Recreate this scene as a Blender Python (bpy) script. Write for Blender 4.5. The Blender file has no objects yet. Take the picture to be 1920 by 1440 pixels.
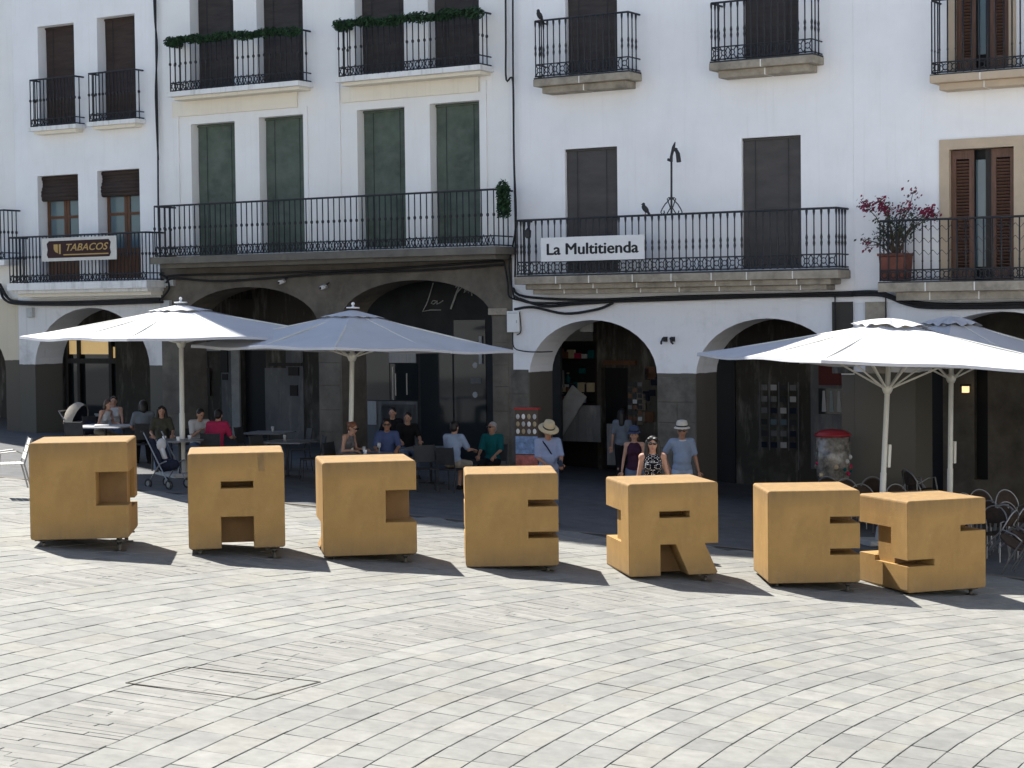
import bpy, bmesh, math, random
from mathutils import Vector, Matrix
from mathutils.geometry import delaunay_2d_cdt
R = random.Random(7)
sc = bpy.context.scene
COL = sc.collection

# ------------------------------------------------------------------ camera
FPX, CZ = 3600.0, 4.0                       # focal length in photo pixels, eye level
PITCH, ROLL = math.atan(139 / FPX), 0.012
Fv = Vector((0, math.cos(PITCH), -math.sin(PITCH)))
R0 = Vector((1, 0, 0)); U0 = Vector((0, math.sin(PITCH), math.cos(PITCH)))
Rv = math.cos(ROLL) * R0 - math.sin(ROLL) * U0
Uv = math.cos(ROLL) * U0 + math.sin(ROLL) * R0
EYE = Vector((0, 0, CZ))
cam = bpy.data.cameras.new('camera'); cam_o = bpy.data.objects.new('camera', cam); COL.objects.link(cam_o)
cam.sensor_width = 36; cam.lens = 36 * FPX / 1920; cam.clip_end = 500
cm = Matrix((Rv, Uv, -Fv)).transposed().to_4x4(); cm.translation = EYE
cam_o.matrix_world = cm
sc.camera = cam_o

# ------------------------------------------------------------------ sky, sun, exposure
SUN = Vector((-.46, .55, 1.0)).normalized()
w = bpy.data.worlds.new('World'); sc.world = w; w.use_nodes = True
nt = w.node_tree; bg = nt.nodes['Background']
sky = nt.nodes.new('ShaderNodeTexSky'); sky.sky_type = 'NISHITA'; sky.sun_disc = False
sky.sun_elevation = math.asin(SUN.z); sky.sun_rotation = math.atan2(SUN.x, SUN.y)
sky.air_density = 1.0; sky.dust_density = 1.0; sky.altitude = 450
nt.links.new(sky.outputs[0], bg.inputs[0]); bg.inputs[1].default_value = .065
sl = bpy.data.lights.new('sun', 'SUN'); sl.energy = 4.6; sl.angle = math.radians(.53); sl.color = (1, .955, .88)
so = bpy.data.objects.new('sun', sl); COL.objects.link(so); so.rotation_euler = SUN.to_track_quat('Z', 'Y').to_euler()
so.location = (-10, 20, 40)
sc.view_settings.view_transform = 'Standard'; sc.view_settings.look = 'None'
sc.view_settings.gamma = 1; sc.view_settings.use_curve_mapping = False
sc.view_settings.exposure = 1.42
sc.cycles.max_bounces = 5; sc.cycles.diffuse_bounces = 3; sc.cycles.glossy_bounces = 2; sc.cycles.transmission_bounces = 2
sc.cycles.caustics_reflective = False; sc.cycles.caustics_refractive = False

# ------------------------------------------------------------------ measuring helpers
def ray(px, py): return Fv + (px - 960) / FPX * Rv - (py - 720) / FPX * Uv
def at(px, py, depth):
    d = ray(px, py); return EYE + d * (depth / d.y)
def _c(y): return min(max(y - 27, 0), 23)
def gz(x, y):                                # the plaza falls to the right
    return CZ - (3.825 - .014 * _c(y) + (.086 - .0019 * _c(y)) * (x - .4))
def gnd(px, depth):                          # point on the ground at a photo column and a depth
    d = ray(px, 900); x = d.x / d.y * depth
    return Vector((x, depth, gz(x, depth)))
def gnormal(x, y):
    e = .2
    return Vector((gz(x - e, y) - gz(x + e, y), gz(x, y - e) - gz(x, y + e), 2 * e)).normalized()
TH = math.atan(FPX / 5860); Z0 = 41.0
FN = Vector((-math.sin(TH), -math.cos(TH), 0)); FU = Vector((math.cos(TH), -math.sin(TH), 0))
P0 = Vector((0, Z0, 0))
FM = Matrix.Translation(P0) @ Matrix.Rotation(-TH, 4, 'Z')
def fp(px, py, out=0.0):                     # facade coordinates (along, up) seen at a photo pixel
    d = ray(px, py); t = ((P0 + out * FN - EYE).dot(FN)) / d.dot(FN); P = EYE + t * d
    return (P - P0).dot(FU), P.z
def fu(px, out=0.0, py=500): return fp(px, py, out)[0]
def fz(px, py, out=0.0): return fp(px, py, out)[1]
def fw(u, out, z): return P0 + u * FU + out * FN + Vector((0, 0, z))

# ------------------------------------------------------------------ materials
def N(nt, t, **k):
    n = nt.nodes.new(t)
    for a, b in k.items(): setattr(n, a, b)
    return n
def mat(name, col, rough=.8, var=.12, scale=3.0, metal=0.0, bump=0.0, bscale=40.0, stretch=(1, 1, 1), spec=.3, fine=.0, coord='Object'):
    m = bpy.data.materials.new(name); m.use_nodes = True; nt = m.node_tree; L = nt.links
    b = nt.nodes['Principled BSDF']
    b.inputs['Roughness'].default_value = rough; b.inputs['Metallic'].default_value = metal
    b.inputs['Specular IOR Level'].default_value = spec
    tc = N(nt, 'ShaderNodeTexCoord'); mp = N(nt, 'ShaderNodeMapping'); mp.inputs['Scale'].default_value = stretch
    L.new(tc.outputs[coord], mp.inputs[0])
    no = N(nt, 'ShaderNodeTexNoise'); no.inputs['Scale'].default_value = scale; no.inputs['Detail'].default_value = 4
    no.inputs['Roughness'].default_value = .62
    L.new(mp.outputs[0], no.inputs['Vector'])
    mr = N(nt, 'ShaderNodeMapRange'); mr.inputs[1].default_value = .28; mr.inputs[2].default_value = .72
    mr.inputs[3].default_value = 1 - var; mr.inputs[4].default_value = 1 + var
    L.new(no.outputs[0], mr.inputs[0])
    vm = N(nt, 'ShaderNodeVectorMath', operation='SCALE'); vm.inputs[0].default_value = col[:3]
    L.new(mr.outputs[0], vm.inputs['Scale']); L.new(vm.outputs[0], b.inputs['Base Color'])
    m['out'] = 'x'
    if bump:
        n2 = N(nt, 'ShaderNodeTexNoise'); n2.inputs['Scale'].default_value = bscale; n2.inputs['Detail'].default_value = 4
        L.new(mp.outputs[0], n2.inputs['Vector'])
        bp = N(nt, 'ShaderNodeBump'); bp.inputs['Strength'].default_value = bump; bp.inputs['Distance'].default_value = .02
        L.new(n2.outputs[0], bp.inputs['Height']); L.new(bp.outputs[0], b.inputs['Normal'])
    return m
def colour_of(m):                             # (tree, socket feeding base colour)
    nt = m.node_tree; b = nt.nodes['Principled BSDF']; return nt, b, b.inputs['Base Color'].links[0].from_socket
def layer(m, col, fac_builder):               # mix a second colour over the base by a factor
    nt, b, s = colour_of(m); L = nt.links
    mx = N(nt, 'ShaderNodeMix', data_type='RGBA'); f = fac_builder(nt)
    L.new(f, mx.inputs[0]); L.new(s, mx.inputs[6]); mx.inputs[7].default_value = (*col, 1)
    L.new(mx.outputs[2], b.inputs['Base Color']); return m
def noise_fac(scale, lo, hi, stretch=(1, 1, 1), amount=1.0, coord='Object'):
    def f(nt):
        tc = N(nt, 'ShaderNodeTexCoord'); mp = N(nt, 'ShaderNodeMapping'); mp.inputs['Scale'].default_value = stretch
        nt.links.new(tc.outputs[coord], mp.inputs[0])
        no = N(nt, 'ShaderNodeTexNoise'); no.inputs['Scale'].default_value = scale; no.inputs['Detail'].default_value = 5
        no.inputs['Roughness'].default_value = .65
        nt.links.new(mp.outputs[0], no.inputs['Vector'])
        mr = N(nt, 'ShaderNodeMapRange'); mr.inputs[1].default_value = lo; mr.inputs[2].default_value = hi
        mr.inputs[3].default_value = 0; mr.inputs[4].default_value = amount
        nt.links.new(no.outputs[0], mr.inputs[0]); return mr.outputs[0]
    return f
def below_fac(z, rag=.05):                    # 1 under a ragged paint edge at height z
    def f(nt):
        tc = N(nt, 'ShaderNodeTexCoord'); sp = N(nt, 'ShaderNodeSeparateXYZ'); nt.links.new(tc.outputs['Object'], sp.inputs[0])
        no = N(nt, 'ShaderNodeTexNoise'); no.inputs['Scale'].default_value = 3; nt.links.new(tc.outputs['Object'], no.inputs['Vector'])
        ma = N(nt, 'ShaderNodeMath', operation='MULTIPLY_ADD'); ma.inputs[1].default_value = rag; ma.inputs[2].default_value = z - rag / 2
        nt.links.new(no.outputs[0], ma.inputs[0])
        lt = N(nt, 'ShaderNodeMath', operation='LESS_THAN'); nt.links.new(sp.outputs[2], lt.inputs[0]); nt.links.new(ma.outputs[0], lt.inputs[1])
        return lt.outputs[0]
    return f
def plaster(name, col, stain=(.55, .53, .48), cream=None, amt=.35):
    m = mat(name, col, .9, .035, 1.2, bump=.12, bscale=25, spec=.15)
    layer(m, stain, noise_fac(1.6, .52, .8, (2.5, 2.5, .5), amt))
    layer(m, stain, noise_fac(.5, .5, .8, (1, 1, 1), amt * .5))
    layer(m, (col[0] * .72, col[1] * .71, col[2] * .68), noise_fac(1.0, .56, .72, (9, 9, .35), amt * 1.5))
    layer(m, (col[0] * .55, col[1] * .54, col[2] * .5), noise_fac(14, .70, .80, (1, 1, 1), amt * 1.6))
    if cream: layer(m, cream, noise_fac(.35, .42, .62, (1, 1, 1.6), .8))
    return m
def lines(m, scale, axis='Z', depth=.35, dist=.0):   # fine slat lines as relief
    nt = m.node_tree; b = nt.nodes['Principled BSDF']; tc = N(nt, 'ShaderNodeTexCoord')
    wv = N(nt, 'ShaderNodeTexWave', wave_type='BANDS', bands_direction=axis); wv.inputs['Scale'].default_value = scale
    wv.inputs['Distortion'].default_value = dist
    nt.links.new(tc.outputs['Object'], wv.inputs['Vector'])
    bp = N(nt, 'ShaderNodeBump'); bp.inputs['Strength'].default_value = depth; bp.inputs['Distance'].default_value = .02
    nt.links.new(wv.outputs[0], bp.inputs['Height']); nt.links.new(bp.outputs[0], b.inputs['Normal']); return m

K = {}
K['white'] = plaster('white_plaster', (.87, .87, .87), amt=.13)
K['white_old'] = plaster('old_white_plaster', (.85, .845, .825), cream=(.84, .82, .77), amt=.18)
K['white_b1'] = plaster('left_white_plaster', (.87, .87, .86), amt=.14)
K['slab_white'] = plaster('rain_streaked_white', (.80, .79, .76), stain=(.20, .19, .17), amt=.62)
K['cream'] = plaster('cream_plaster', (.82, .76, .64), amt=.2)
K['soot'] = mat('brown_lime_render', (.135, .118, .095), .95, .4, 1.4, bump=.35, bscale=14)
layer(K['soot'], (.09, .08, .07), noise_fac(1.1, .5, .75, (1.5, 1.5, .7), .7))
layer(K['soot'], (.24, .205, .16), noise_fac(2.3, .58, .8, amount=.5))
K['granite'] = mat('weathered_granite', (.33, .29, .23), .9, .22, 5, bump=.3, bscale=45)
layer(K['granite'], (.13, .12, .10), noise_fac(2.2, .5, .75, (1.2, 1.2, 1.2), .8))
K['dark_granite'] = mat('sooty_granite', (.16, .145, .12), .9, .3, 4, bump=.3, bscale=30)
layer(K['dark_granite'], (.07, .065, .06), noise_fac(2.0, .48, .72, amount=.7))
K['sandstone'] = mat('beige_sandstone', (.50, .40, .29), .9, .08, 3, bump=.15)
K['mortar_white'] = mat('white_pointing', (.78, .76, .7), .9, .05)
K['iron'] = mat('black_wrought_iron', (.018, .019, .022), .55, .2, 20, spec=.4)
K['blind'] = lines(mat('brown_slat_blind', (.055, .048, .046), .8, .25, 2, stretch=(1, 1, 6)), 26)
K['blind_b1'] = lines(mat('chestnut_slat_blind', (.055, .038, .032), .8, .25, 2, stretch=(1, 1, 6)), 26)
K['blind_grey'] = lines(mat('grey_brown_roller_blind', (.085, .078, .074), .7, .18, 1.5, stretch=(1, 1, 3)), 20)
K['blind_green'] = lines(mat('faded_green_blind', (.10, .128, .10), .85, .3, 2.2, stretch=(1, 1, .8)), 26)
layer(K['blind_green'], (.15, .165, .145), noise_fac(2.5, .45, .75, (1, 1, 2), .7))
K['wood'] = mat('brown_wood', (.12, .055, .028), .55, .3, 6, stretch=(6, 6, .6))
K['shutter'] = mat('shutter_wood', (.125, .068, .047), .6, .25, 5, stretch=(6, 6, .6))
K['dark_wood'] = mat('near_black_wood', (.025, .02, .018), .5, .3, 6, stretch=(6, 6, .6))
def glass(name, col, rough=.06, spec=.6):
    m = mat(name, col, rough, .1, 1); m.node_tree.nodes['Principled BSDF'].inputs['Specular IOR Level'].default_value = spec; return m
K['pane'] = glass('dark_window_pane', (.02, .025, .028))
K['pane_blue'] = glass('blue_grey_pane', (.10, .15, .17), .15)
K['curtain'] = mat('pale_curtain', (.40, .41, .41), .9, .15, 6, stretch=(6, 1, .5))
K['black'] = mat('black_paint', (.012, .013, .015), .5, .1)
K['shop_dark'] = mat('dark_shop_wall', (.03, .032, .034), .8, .3, 2)
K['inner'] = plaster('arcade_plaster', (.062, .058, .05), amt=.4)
K['inner_grey'] = plaster('grey_arcade_plaster', (.13, .135, .14), amt=.4)
K['cable'] = mat('black_cable', (.016, .016, .018), .6, .3, 10)
K['white_plastic'] = mat('white_plastic', (.75, .75, .74), .4, .05)
K['grey_box'] = mat('grey_metal_box', (.42, .43, .42), .5, .1)
K['mustard'] = mat('mustard_painted_concrete', (.352, .212, .074), .78, .10, 2.2, bump=.22, bscale=70, spec=.25)
layer(K['mustard'], (.21, .128, .05), noise_fac(1.7, .47, .8, (1, 1, .7), .75))
layer(K['mustard'], (.48, .32, .135), noise_fac(5.0, .56, .85, amount=.5))
layer(K['mustard'], (.46, .36, .24), noise_fac(60, .70, .76, amount=.8))
layer(K['mustard'], (.20, .13, .06), noise_fac(30, .64, .74, amount=.65))
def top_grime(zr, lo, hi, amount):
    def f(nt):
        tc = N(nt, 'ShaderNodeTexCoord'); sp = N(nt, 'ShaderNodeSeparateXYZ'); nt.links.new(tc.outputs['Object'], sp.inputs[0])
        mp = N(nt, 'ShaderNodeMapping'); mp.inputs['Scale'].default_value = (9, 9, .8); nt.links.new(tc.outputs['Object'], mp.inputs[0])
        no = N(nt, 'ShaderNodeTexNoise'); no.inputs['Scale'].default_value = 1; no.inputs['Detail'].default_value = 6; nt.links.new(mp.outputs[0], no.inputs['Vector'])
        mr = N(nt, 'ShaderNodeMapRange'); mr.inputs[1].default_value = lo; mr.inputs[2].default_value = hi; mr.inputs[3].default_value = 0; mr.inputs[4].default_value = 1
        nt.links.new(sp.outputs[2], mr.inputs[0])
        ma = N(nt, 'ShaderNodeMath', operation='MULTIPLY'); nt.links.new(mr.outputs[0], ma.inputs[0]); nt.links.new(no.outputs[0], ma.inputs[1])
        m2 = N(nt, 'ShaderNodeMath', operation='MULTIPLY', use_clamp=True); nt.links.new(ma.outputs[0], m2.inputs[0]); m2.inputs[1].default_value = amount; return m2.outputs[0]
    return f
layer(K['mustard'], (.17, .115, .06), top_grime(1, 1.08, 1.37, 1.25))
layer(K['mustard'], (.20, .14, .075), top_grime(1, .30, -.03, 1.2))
K['core'] = mat('darker_brown_core', (.21, .122, .052), .8, .15, 3, bump=.2, bscale=60)  # recess faces behind the letters, a darker brown
K['accent_shade'] = mat('recess_shade_brown', (.22, .14, .06), .8, .2, 6)  # brown stands for the shade inside the shallow accent recess
K['jack'] = mat('galvanised_dark_steel', (.08, .075, .065), .5, .3, 15, metal=.6)
K['alu'] = mat('aluminium', (.26, .26, .26), .42, .1, metal=.9)
K['canvas'] = mat('white_canvas', (.50, .51, .54), .85, .05, 2, bump=.35, bscale=5)
K['pole'] = mat('cream_painted_pole', (.66, .65, .58), .45, .06)
K['concrete'] = mat('grey_concrete', (.35, .35, .34), .9, .15, 5, bump=.2)
K['rattan'] = lines(mat('dark_rattan', (.045, .03, .022), .7, .3, 12), 60, 'X', .5)
K['chair_dark'] = mat('dark_chair_mesh', (.03, .032, .036), .6, .2, 10)
K['table'] = mat('grey_table_top', (.17, .18, .20), .35, .1, 4)
K['table_light'] = mat('light_table_top', (.33, .34, .36), .4, .1, 4)
K['terracotta'] = mat('terracotta', (.17, .065, .048), .85, .2, 5, bump=.1)
K['leaf'] = mat('garland_leaf', (.018, .05, .02), .6, .75, 9)
K['leaf2'] = mat('bougainvillea_leaf', (.04, .05, .03), .6, .4, 9)
K['flower'] = mat('magenta_flower', (.17, .014, .045), .6, .4, 9)
K['twig'] = mat('twig_bark', (.09, .07, .055), .9, .2, 20)
K['skin'] = mat('skin', (.38, .22, .155), .6, .08, 10)
K['skin_tan'] = mat('tanned_skin', (.29, .155, .10), .6, .08, 10)
K['hair_black'] = mat('black_hair', (.012, .010, .010), .45, .3, 40, stretch=(1, 1, .2))
K['hair_brown'] = mat('brown_hair', (.05, .028, .018), .5, .3, 40, stretch=(1, 1, .2))
K['hair_red'] = mat('auburn_hair', (.16, .06, .03), .5, .3, 40, stretch=(1, 1, .2))
K['hair_grey'] = mat('grey_hair', (.25, .24, .23), .5, .3, 40, stretch=(1, 1, .2))
K['lens'] = mat('sunglass_lens', (.008, .007, .007), .12, .1, spec=.6)
K['lip'] = mat('lips', (.33, .11, .09), .5, .1)
K['eye'] = mat('dark_eye', (.02, .015, .012), .3, .1)
K['rubber'] = mat('black_rubber', (.02, .02, .02), .7, .2)
def cloth(name, col, var=.08): K[name] = mat(name, tuple(c * .62 for c in col), .9, var, 8, bump=.25, bscale=18, spec=.1); return K[name]
cloth('denim', (.16, .22, .33)); cloth('dark_trousers', (.02, .02, .025)); cloth('khaki', (.30, .27, .21)); cloth('beige_shorts', (.42, .37, .3))
cloth('polo_blue', (.30, .38, .52)); cloth('sky_shirt', (.40, .50, .68)); cloth('blue_shirt', (.10, .14, .30)); cloth('teal_shirt', (.01, .13, .14))
cloth('pink_shirt', (.52, .04, .12)); cloth('white_shirt', (.72, .73, .75)); cloth('olive_top', (.09, .09, .07)); cloth('grey_tee', (.20, .23, .27))
cloth('purple_vest', (.06, .025, .05)); cloth('black_shirt', (.018, .018, .02)); cloth('straw', (.62, .52, .34)); cloth('white_straw', (.74, .71, .62))
cloth('blue_felt', (.06, .08, .15)); cloth('shoe', (.03, .028, .028)); cloth('print_top', (.20, .19, .20), .6); cloth('pram_beige', (.50, .45, .38)); cloth('navy', (.03, .035, .06))
# striped / dotted shirts
m = cloth('stripe_shirt', (.36, .42, .55))
def _stripes(nt):
    tc = N(nt, 'ShaderNodeTexCoord'); wv = N(nt, 'ShaderNodeTexWave', wave_type='BANDS', bands_direction='Z'); wv.inputs['Scale'].default_value = 14
    nt.links.new(tc.outputs['Object'], wv.inputs[0]); return wv.outputs[1]
layer(m, (.16, .21, .36), _stripes)
m = cloth('dot_top', (.012, .012, .02))
def _dots(nt):
    tc = N(nt, 'ShaderNodeTexCoord'); vo = N(nt, 'ShaderNodeTexVoronoi'); vo.inputs['Scale'].default_value = 42; vo.inputs['Randomness'].default_value = .15
    nt.links.new(tc.outputs['Object'], vo.inputs['Vector']); lt = N(nt, 'ShaderNodeMath', operation='LESS_THAN'); lt.inputs[1].default_value = .30
    nt.links.new(vo.outputs['Distance'], lt.inputs[0]); return lt.outputs[0]
layer(m, (.75, .75, .75), _dots)
def emit(name, col, s):
    m = mat(name, col, .5, .1); b = m.node_tree.nodes['Principled BSDF']
    b.inputs['Emission Color'].default_value = (*col, 1); b.inputs['Emission Strength'].default_value = s; return m
K['lit_warm'] = emit('lit_shop_window', (.9, .62, .28), .16)
K['lit_lamp'] = emit('lit_lamp_glass', (1.0, .72, .35), .5)
# paving stones: one colour per stone
def paver_mat(name, ramp, grain=.10):
    m = bpy.data.materials.new(name); m.use_nodes = True; nt = m.node_tree; L = nt.links; b = nt.nodes['Principled BSDF']
    b.inputs['Roughness'].default_value = .75; b.inputs['Specular IOR Level'].default_value = .25
    oi = N(nt, 'ShaderNodeObjectInfo'); ge = N(nt, 'ShaderNodeNewGeometry')
    ad = N(nt, 'ShaderNodeMath', operation='ADD'); L.new(oi.outputs['Random'], ad.inputs[0]); L.new(ge.outputs['Random Per Island'], ad.inputs[1])
    fr = N(nt, 'ShaderNodeMath', operation='FRACT'); L.new(ad.outputs[0], fr.inputs[0])
    cr = N(nt, 'ShaderNodeValToRGB'); cr.color_ramp.interpolation = 'LINEAR'
    el = cr.color_ramp.elements
    for i, (p, c) in enumerate(ramp):
        e = el[i] if i < 2 else el.new(p)
        e.position = p; e.color = (*c, 1)
    L.new(fr.outputs[0], cr.inputs[0])
    no = N(nt, 'ShaderNodeTexNoise'); no.inputs['Scale'].default_value = 5; no.inputs['Detail'].default_value = 6; no.inputs['Roughness'].default_value = .68
    L.new(ge.outputs['Position'], no.inputs['Vector'])
    mr = N(nt, 'ShaderNodeMapRange'); mr.inputs[1].default_value = .3; mr.inputs[2].default_value = .7; mr.inputs[3].default_value = 1 - grain; mr.inputs[4].default_value = 1 + grain
    L.new(no.outputs[0], mr.inputs[0])
    vm = N(nt, 'ShaderNodeVectorMath', operation='SCALE'); L.new(cr.outputs[0], vm.inputs[0]); L.new(mr.outputs[0], vm.inputs['Scale'])
    n3 = N(nt, 'ShaderNodeTexNoise'); n3.inputs['Scale'].default_value = .45; n3.inputs['Detail'].default_value = 5; L.new(ge.outputs['Position'], n3.inputs['Vector'])
    m3 = N(nt, 'ShaderNodeMapRange'); m3.inputs[1].default_value = .35; m3.inputs[2].default_value = .7; m3.inputs[3].default_value = .9; m3.inputs[4].default_value = 1.06
    L.new(n3.outputs[0], m3.inputs[0])
    v3 = N(nt, 'ShaderNodeVectorMath', operation='SCALE'); L.new(vm.outputs[0], v3.inputs[0]); L.new(m3.outputs[0], v3.inputs['Scale'])
    n4 = N(nt, 'ShaderNodeTexNoise'); n4.inputs['Scale'].default_value = 1.7; n4.inputs['Detail'].default_value = 7; n4.inputs['Roughness'].default_value = .7; L.new(ge.outputs['Position'], n4.inputs['Vector'])
    m4 = N(nt, 'ShaderNodeMapRange'); m4.inputs[1].default_value = .56; m4.inputs[2].default_value = .72; m4.inputs[3].default_value = 1.0; m4.inputs[4].default_value = .80
    L.new(n4.outputs[0], m4.inputs[0])
    n5 = N(nt, 'ShaderNodeTexVoronoi'); n5.inputs['Scale'].default_value = 3.1; L.new(ge.outputs['Position'], n5.inputs['Vector'])     # gum spots and specks
    m5 = N(nt, 'ShaderNodeMapRange'); m5.inputs[1].default_value = .035; m5.inputs[2].default_value = .06; m5.inputs[3].default_value = .66; m5.inputs[4].default_value = 1.0
    L.new(n5.outputs['Distance'], m5.inputs[0])
    m6 = N(nt, 'ShaderNodeMath', operation='MULTIPLY'); L.new(m4.outputs[0], m6.inputs[0]); L.new(m5.outputs[0], m6.inputs[1])
    v4 = N(nt, 'ShaderNodeVectorMath', operation='SCALE'); L.new(v3.outputs[0], v4.inputs[0]); L.new(m6.outputs[0], v4.inputs['Scale'])
    L.new(v4.outputs[0], b.inputs['Base Color'])
    bp = N(nt, 'ShaderNodeBump'); bp.inputs['Strength'].default_value = .35; bp.inputs['Distance'].default_value = .01
    L.new(no.outputs[0], bp.inputs['Height']); L.new(bp.outputs[0], b.inputs['Normal'])
    return m
K['paver'] = paver_mat('pale_slate_paver', [(0, (0.180, 0.181, 0.170)), (.1, (0.170, 0.172, 0.164)), (.28, (0.197, 0.198, 0.184)), (.45, (0.213, 0.213, 0.197)), (.6, (0.185, 0.187, 0.175)), (.74, (0.219, 0.218, 0.203)), (.86, (0.200, 0.197, 0.177)), (.93, (0.193, 0.193, 0.180)), (1, (0.180, 0.181, 0.170))], .16)
K['strip'] = paver_mat('thin_slate_strip', [(0, (0.172, 0.172, 0.160)), (.3, (0.199, 0.197, 0.182)), (.5, (0.183, 0.180, 0.168)), (.7, (0.211, 0.210, 0.194)), (.85, (0.162, 0.162, 0.151)), (1, (0.172, 0.172, 0.160))], .15)
K['joint'] = mat('dark_joint_sand', (.078, .076, .070), .95, .25, 6, bump=.3)
K['shade_setts'] = mat('setts_darkened_for_shade', (.10, .102, .106), .9, .2, 3, bump=.3, bscale=20)  # dark tone carries the shade along the arcades
K['far_ground'] = mat('slate_paved_ground', (.215, .215, .207), .95, .14, 2.5, bump=.15)

# ------------------------------------------------------------------ mesh helpers
class MB:
    def __init__(s): s.v = []; s.f = []
    def add(s, vs, fs):
        o = len(s.v); s.v += [tuple(v) for v in vs]; s.f += [tuple(i + o for i in f) for f in fs]; return s
    def box(s, x0, x1, y0, y1, z0, z1):
        return s.add([(x0, y0, z0), (x1, y0, z0), (x1, y1, z0), (x0, y1, z0), (x0, y0, z1), (x1, y0, z1), (x1, y1, z1), (x0, y1, z1)],
                     [(0, 3, 2, 1), (4, 5, 6, 7), (0, 1, 5, 4), (1, 2, 6, 5), (2, 3, 7, 6), (3, 0, 4, 7)])
    def obox(s, M, sx, sy, sz):              # box of given size centred in matrix M
        c = [(x * sx / 2, y * sy / 2, z * sz / 2) for z in (-1, 1) for (x, y) in ((-1, -1), (1, -1), (1, 1), (-1, 1))]
        return s.add([M @ Vector(q) for q in c], [(0, 3, 2, 1), (4, 5, 6, 7), (0, 1, 5, 4), (1, 2, 6, 5), (2, 3, 7, 6), (3, 0, 4, 7)])
    def tube(s, pts, r, n=6, cap=True):
        pts = [Vector(p) for p in pts]; rs = r if isinstance(r, (list, tuple)) else [r] * len(pts)
        up = None; o = len(s.v)
        for i, p in enumerate(pts):
            t = (pts[min(i + 1, len(pts) - 1)] - pts[max(i - 1, 0)])
            t = t.normalized() if t.length > 1e-9 else Vector((0, 0, 1))
            if up is None: a = t.orthogonal().normalized()
            else:
                a = up - t * up.dot(t); a = a.normalized() if a.length > 1e-6 else t.orthogonal().normalized()
            up = a; b = t.cross(a)
            for k in range(n):
                q = 2 * math.pi * k / n; s.v.append(tuple(p + rs[i] * (math.cos(q) * a + math.sin(q) * b)))
        for i in range(len(pts) - 1):
            for k in range(n):
                s.f.append((o + i * n + k, o + i * n + (k + 1) % n, o + (i + 1) * n + (k + 1) % n, o + (i + 1) * n + k))
        if cap:
            s.f.append(tuple(o + k for k in range(n))[::-1]); s.f.append(tuple(o + (len(pts) - 1) * n + k for k in range(n)))
        return s
    def lathe(s, prof, n=12, c=(0, 0, 0), sx=1, sy=1):  # prof: (radius, z)
        o = len(s.v)
        for (r, z) in prof:
            for k in range(n):
                q = 2 * math.pi * k / n; s.v.append((c[0] + sx * r * math.cos(q), c[1] + sy * r * math.sin(q), c[2] + z))
        for i in range(len(prof) - 1):
            for k in range(n):
                s.f.append((o + i * n + k, o + i * n + (k + 1) % n, o + (i + 1) * n + (k + 1) % n, o + (i + 1) * n + k))
        s.f.append(tuple(o + k for k in range(n))[::-1]); s.f.append(tuple(o + (len(prof) - 1) * n + k for k in range(n)))
        return s
    def ball(s, c, r, n=10, M=None):          # ellipsoid, r = (x, y, z)
        if not isinstance(r, (tuple, list)): r = (r, r, r)
        m = n // 2 + 1; o = len(s.v); c = Vector(c)
        def put(x, y, z):
            q = Vector((x * r[0], y * r[1], z * r[2]))
            if M: q = M @ q
            s.v.append(tuple(c + q))
        put(0, 0, -1)
        for i in range(1, m):
            a = -math.pi / 2 + math.pi * i / m
            for k in range(n): put(math.cos(a) * math.cos(2 * math.pi * k / n), math.cos(a) * math.sin(2 * math.pi * k / n), math.sin(a))
        put(0, 0, 1); last = len(s.v) - 1
        for k in range(n): s.f.append((o, o + 1 + (k + 1) % n, o + 1 + k)); s.f.append((last, last - n + k, last - n + (k + 1) % n))
        for i in range(m - 2):
            for k in range(n):
                s.f.append((o + 1 + i * n + k, o + 1 + i * n + (k + 1) % n, o + 1 + (i + 1) * n + (k + 1) % n, o + 1 + (i + 1) * n + k))
        return s
    def cap(s, a, ra, b, rb, n=10):           # capsule with taper
        s.tube([a, b], [ra, rb], n); s.ball(a, ra, n); s.ball(b, rb, n); return s
    def slab(s, outer, holes, y0, y1, chamfer=0, cham_back=0):   # polygon in (x, z), extruded y0 -> y1
        loops = [outer] + list(holes); vs = []; es = []
        for l in loops:
            o = len(vs); vs += [Vector(p) for p in l]; es += [(o + i, o + (i + 1) % len(l)) for i in range(len(l))]
        ov, oe, of, *_ = delaunay_2d_cdt(vs, es, [], 1, 1e-6)
        def inside(p, l):
            r = False
            for i in range(len(l)):
                (x0, y0_), (x1, y1_) = l[i], l[i - 1]
                if (y0_ > p[1]) != (y1_ > p[1]) and p[0] < (x1 - x0) * (p[1] - y0_) / (y1_ - y0_) + x0: r = not r
            return r
        def mid(f): return (sum(ov[i].x for i in f) / len(f), sum(ov[i].y for i in f) / len(f))
        of = [f for f in of if inside(mid(f), outer) and not any(inside(mid(f), h) for h in holes)]
        nv = len(ov); cnt = {}
        for f in of:
            for i in range(len(f)):
                a, b = f[i], f[(i + 1) % len(f)]; cnt[(a, b)] = 1
        bd = [(a, b) for (a, b) in cnt if (b, a) not in cnt]
        nxt = {a: b for a, b in bd}; prv = {b: a for a, b in bd}
        def off(i, d):
            if i not in nxt or d == 0: return ov[i]
            e1 = (ov[i] - ov[prv[i]]).normalized(); e2 = (ov[nxt[i]] - ov[i]).normalized()
            n1 = Vector((-e1.y, e1.x)); n2 = Vector((-e2.y, e2.x)); k = 1 + n1.dot(n2)
            return ov[i] + (n1 + n2) * (d / max(k, .3))
        rings = [(y0, chamfer)] + ([(y0 + chamfer, 0)] if chamfer else []) + ([(y1 - cham_back, 0)] if cham_back else []) + [(y1, cham_back)]
        o = len(s.v)
        for (y, d) in rings:
            for i in range(nv):
                p = off(i, d); s.v.append((p.x, y, p.y))
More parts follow.
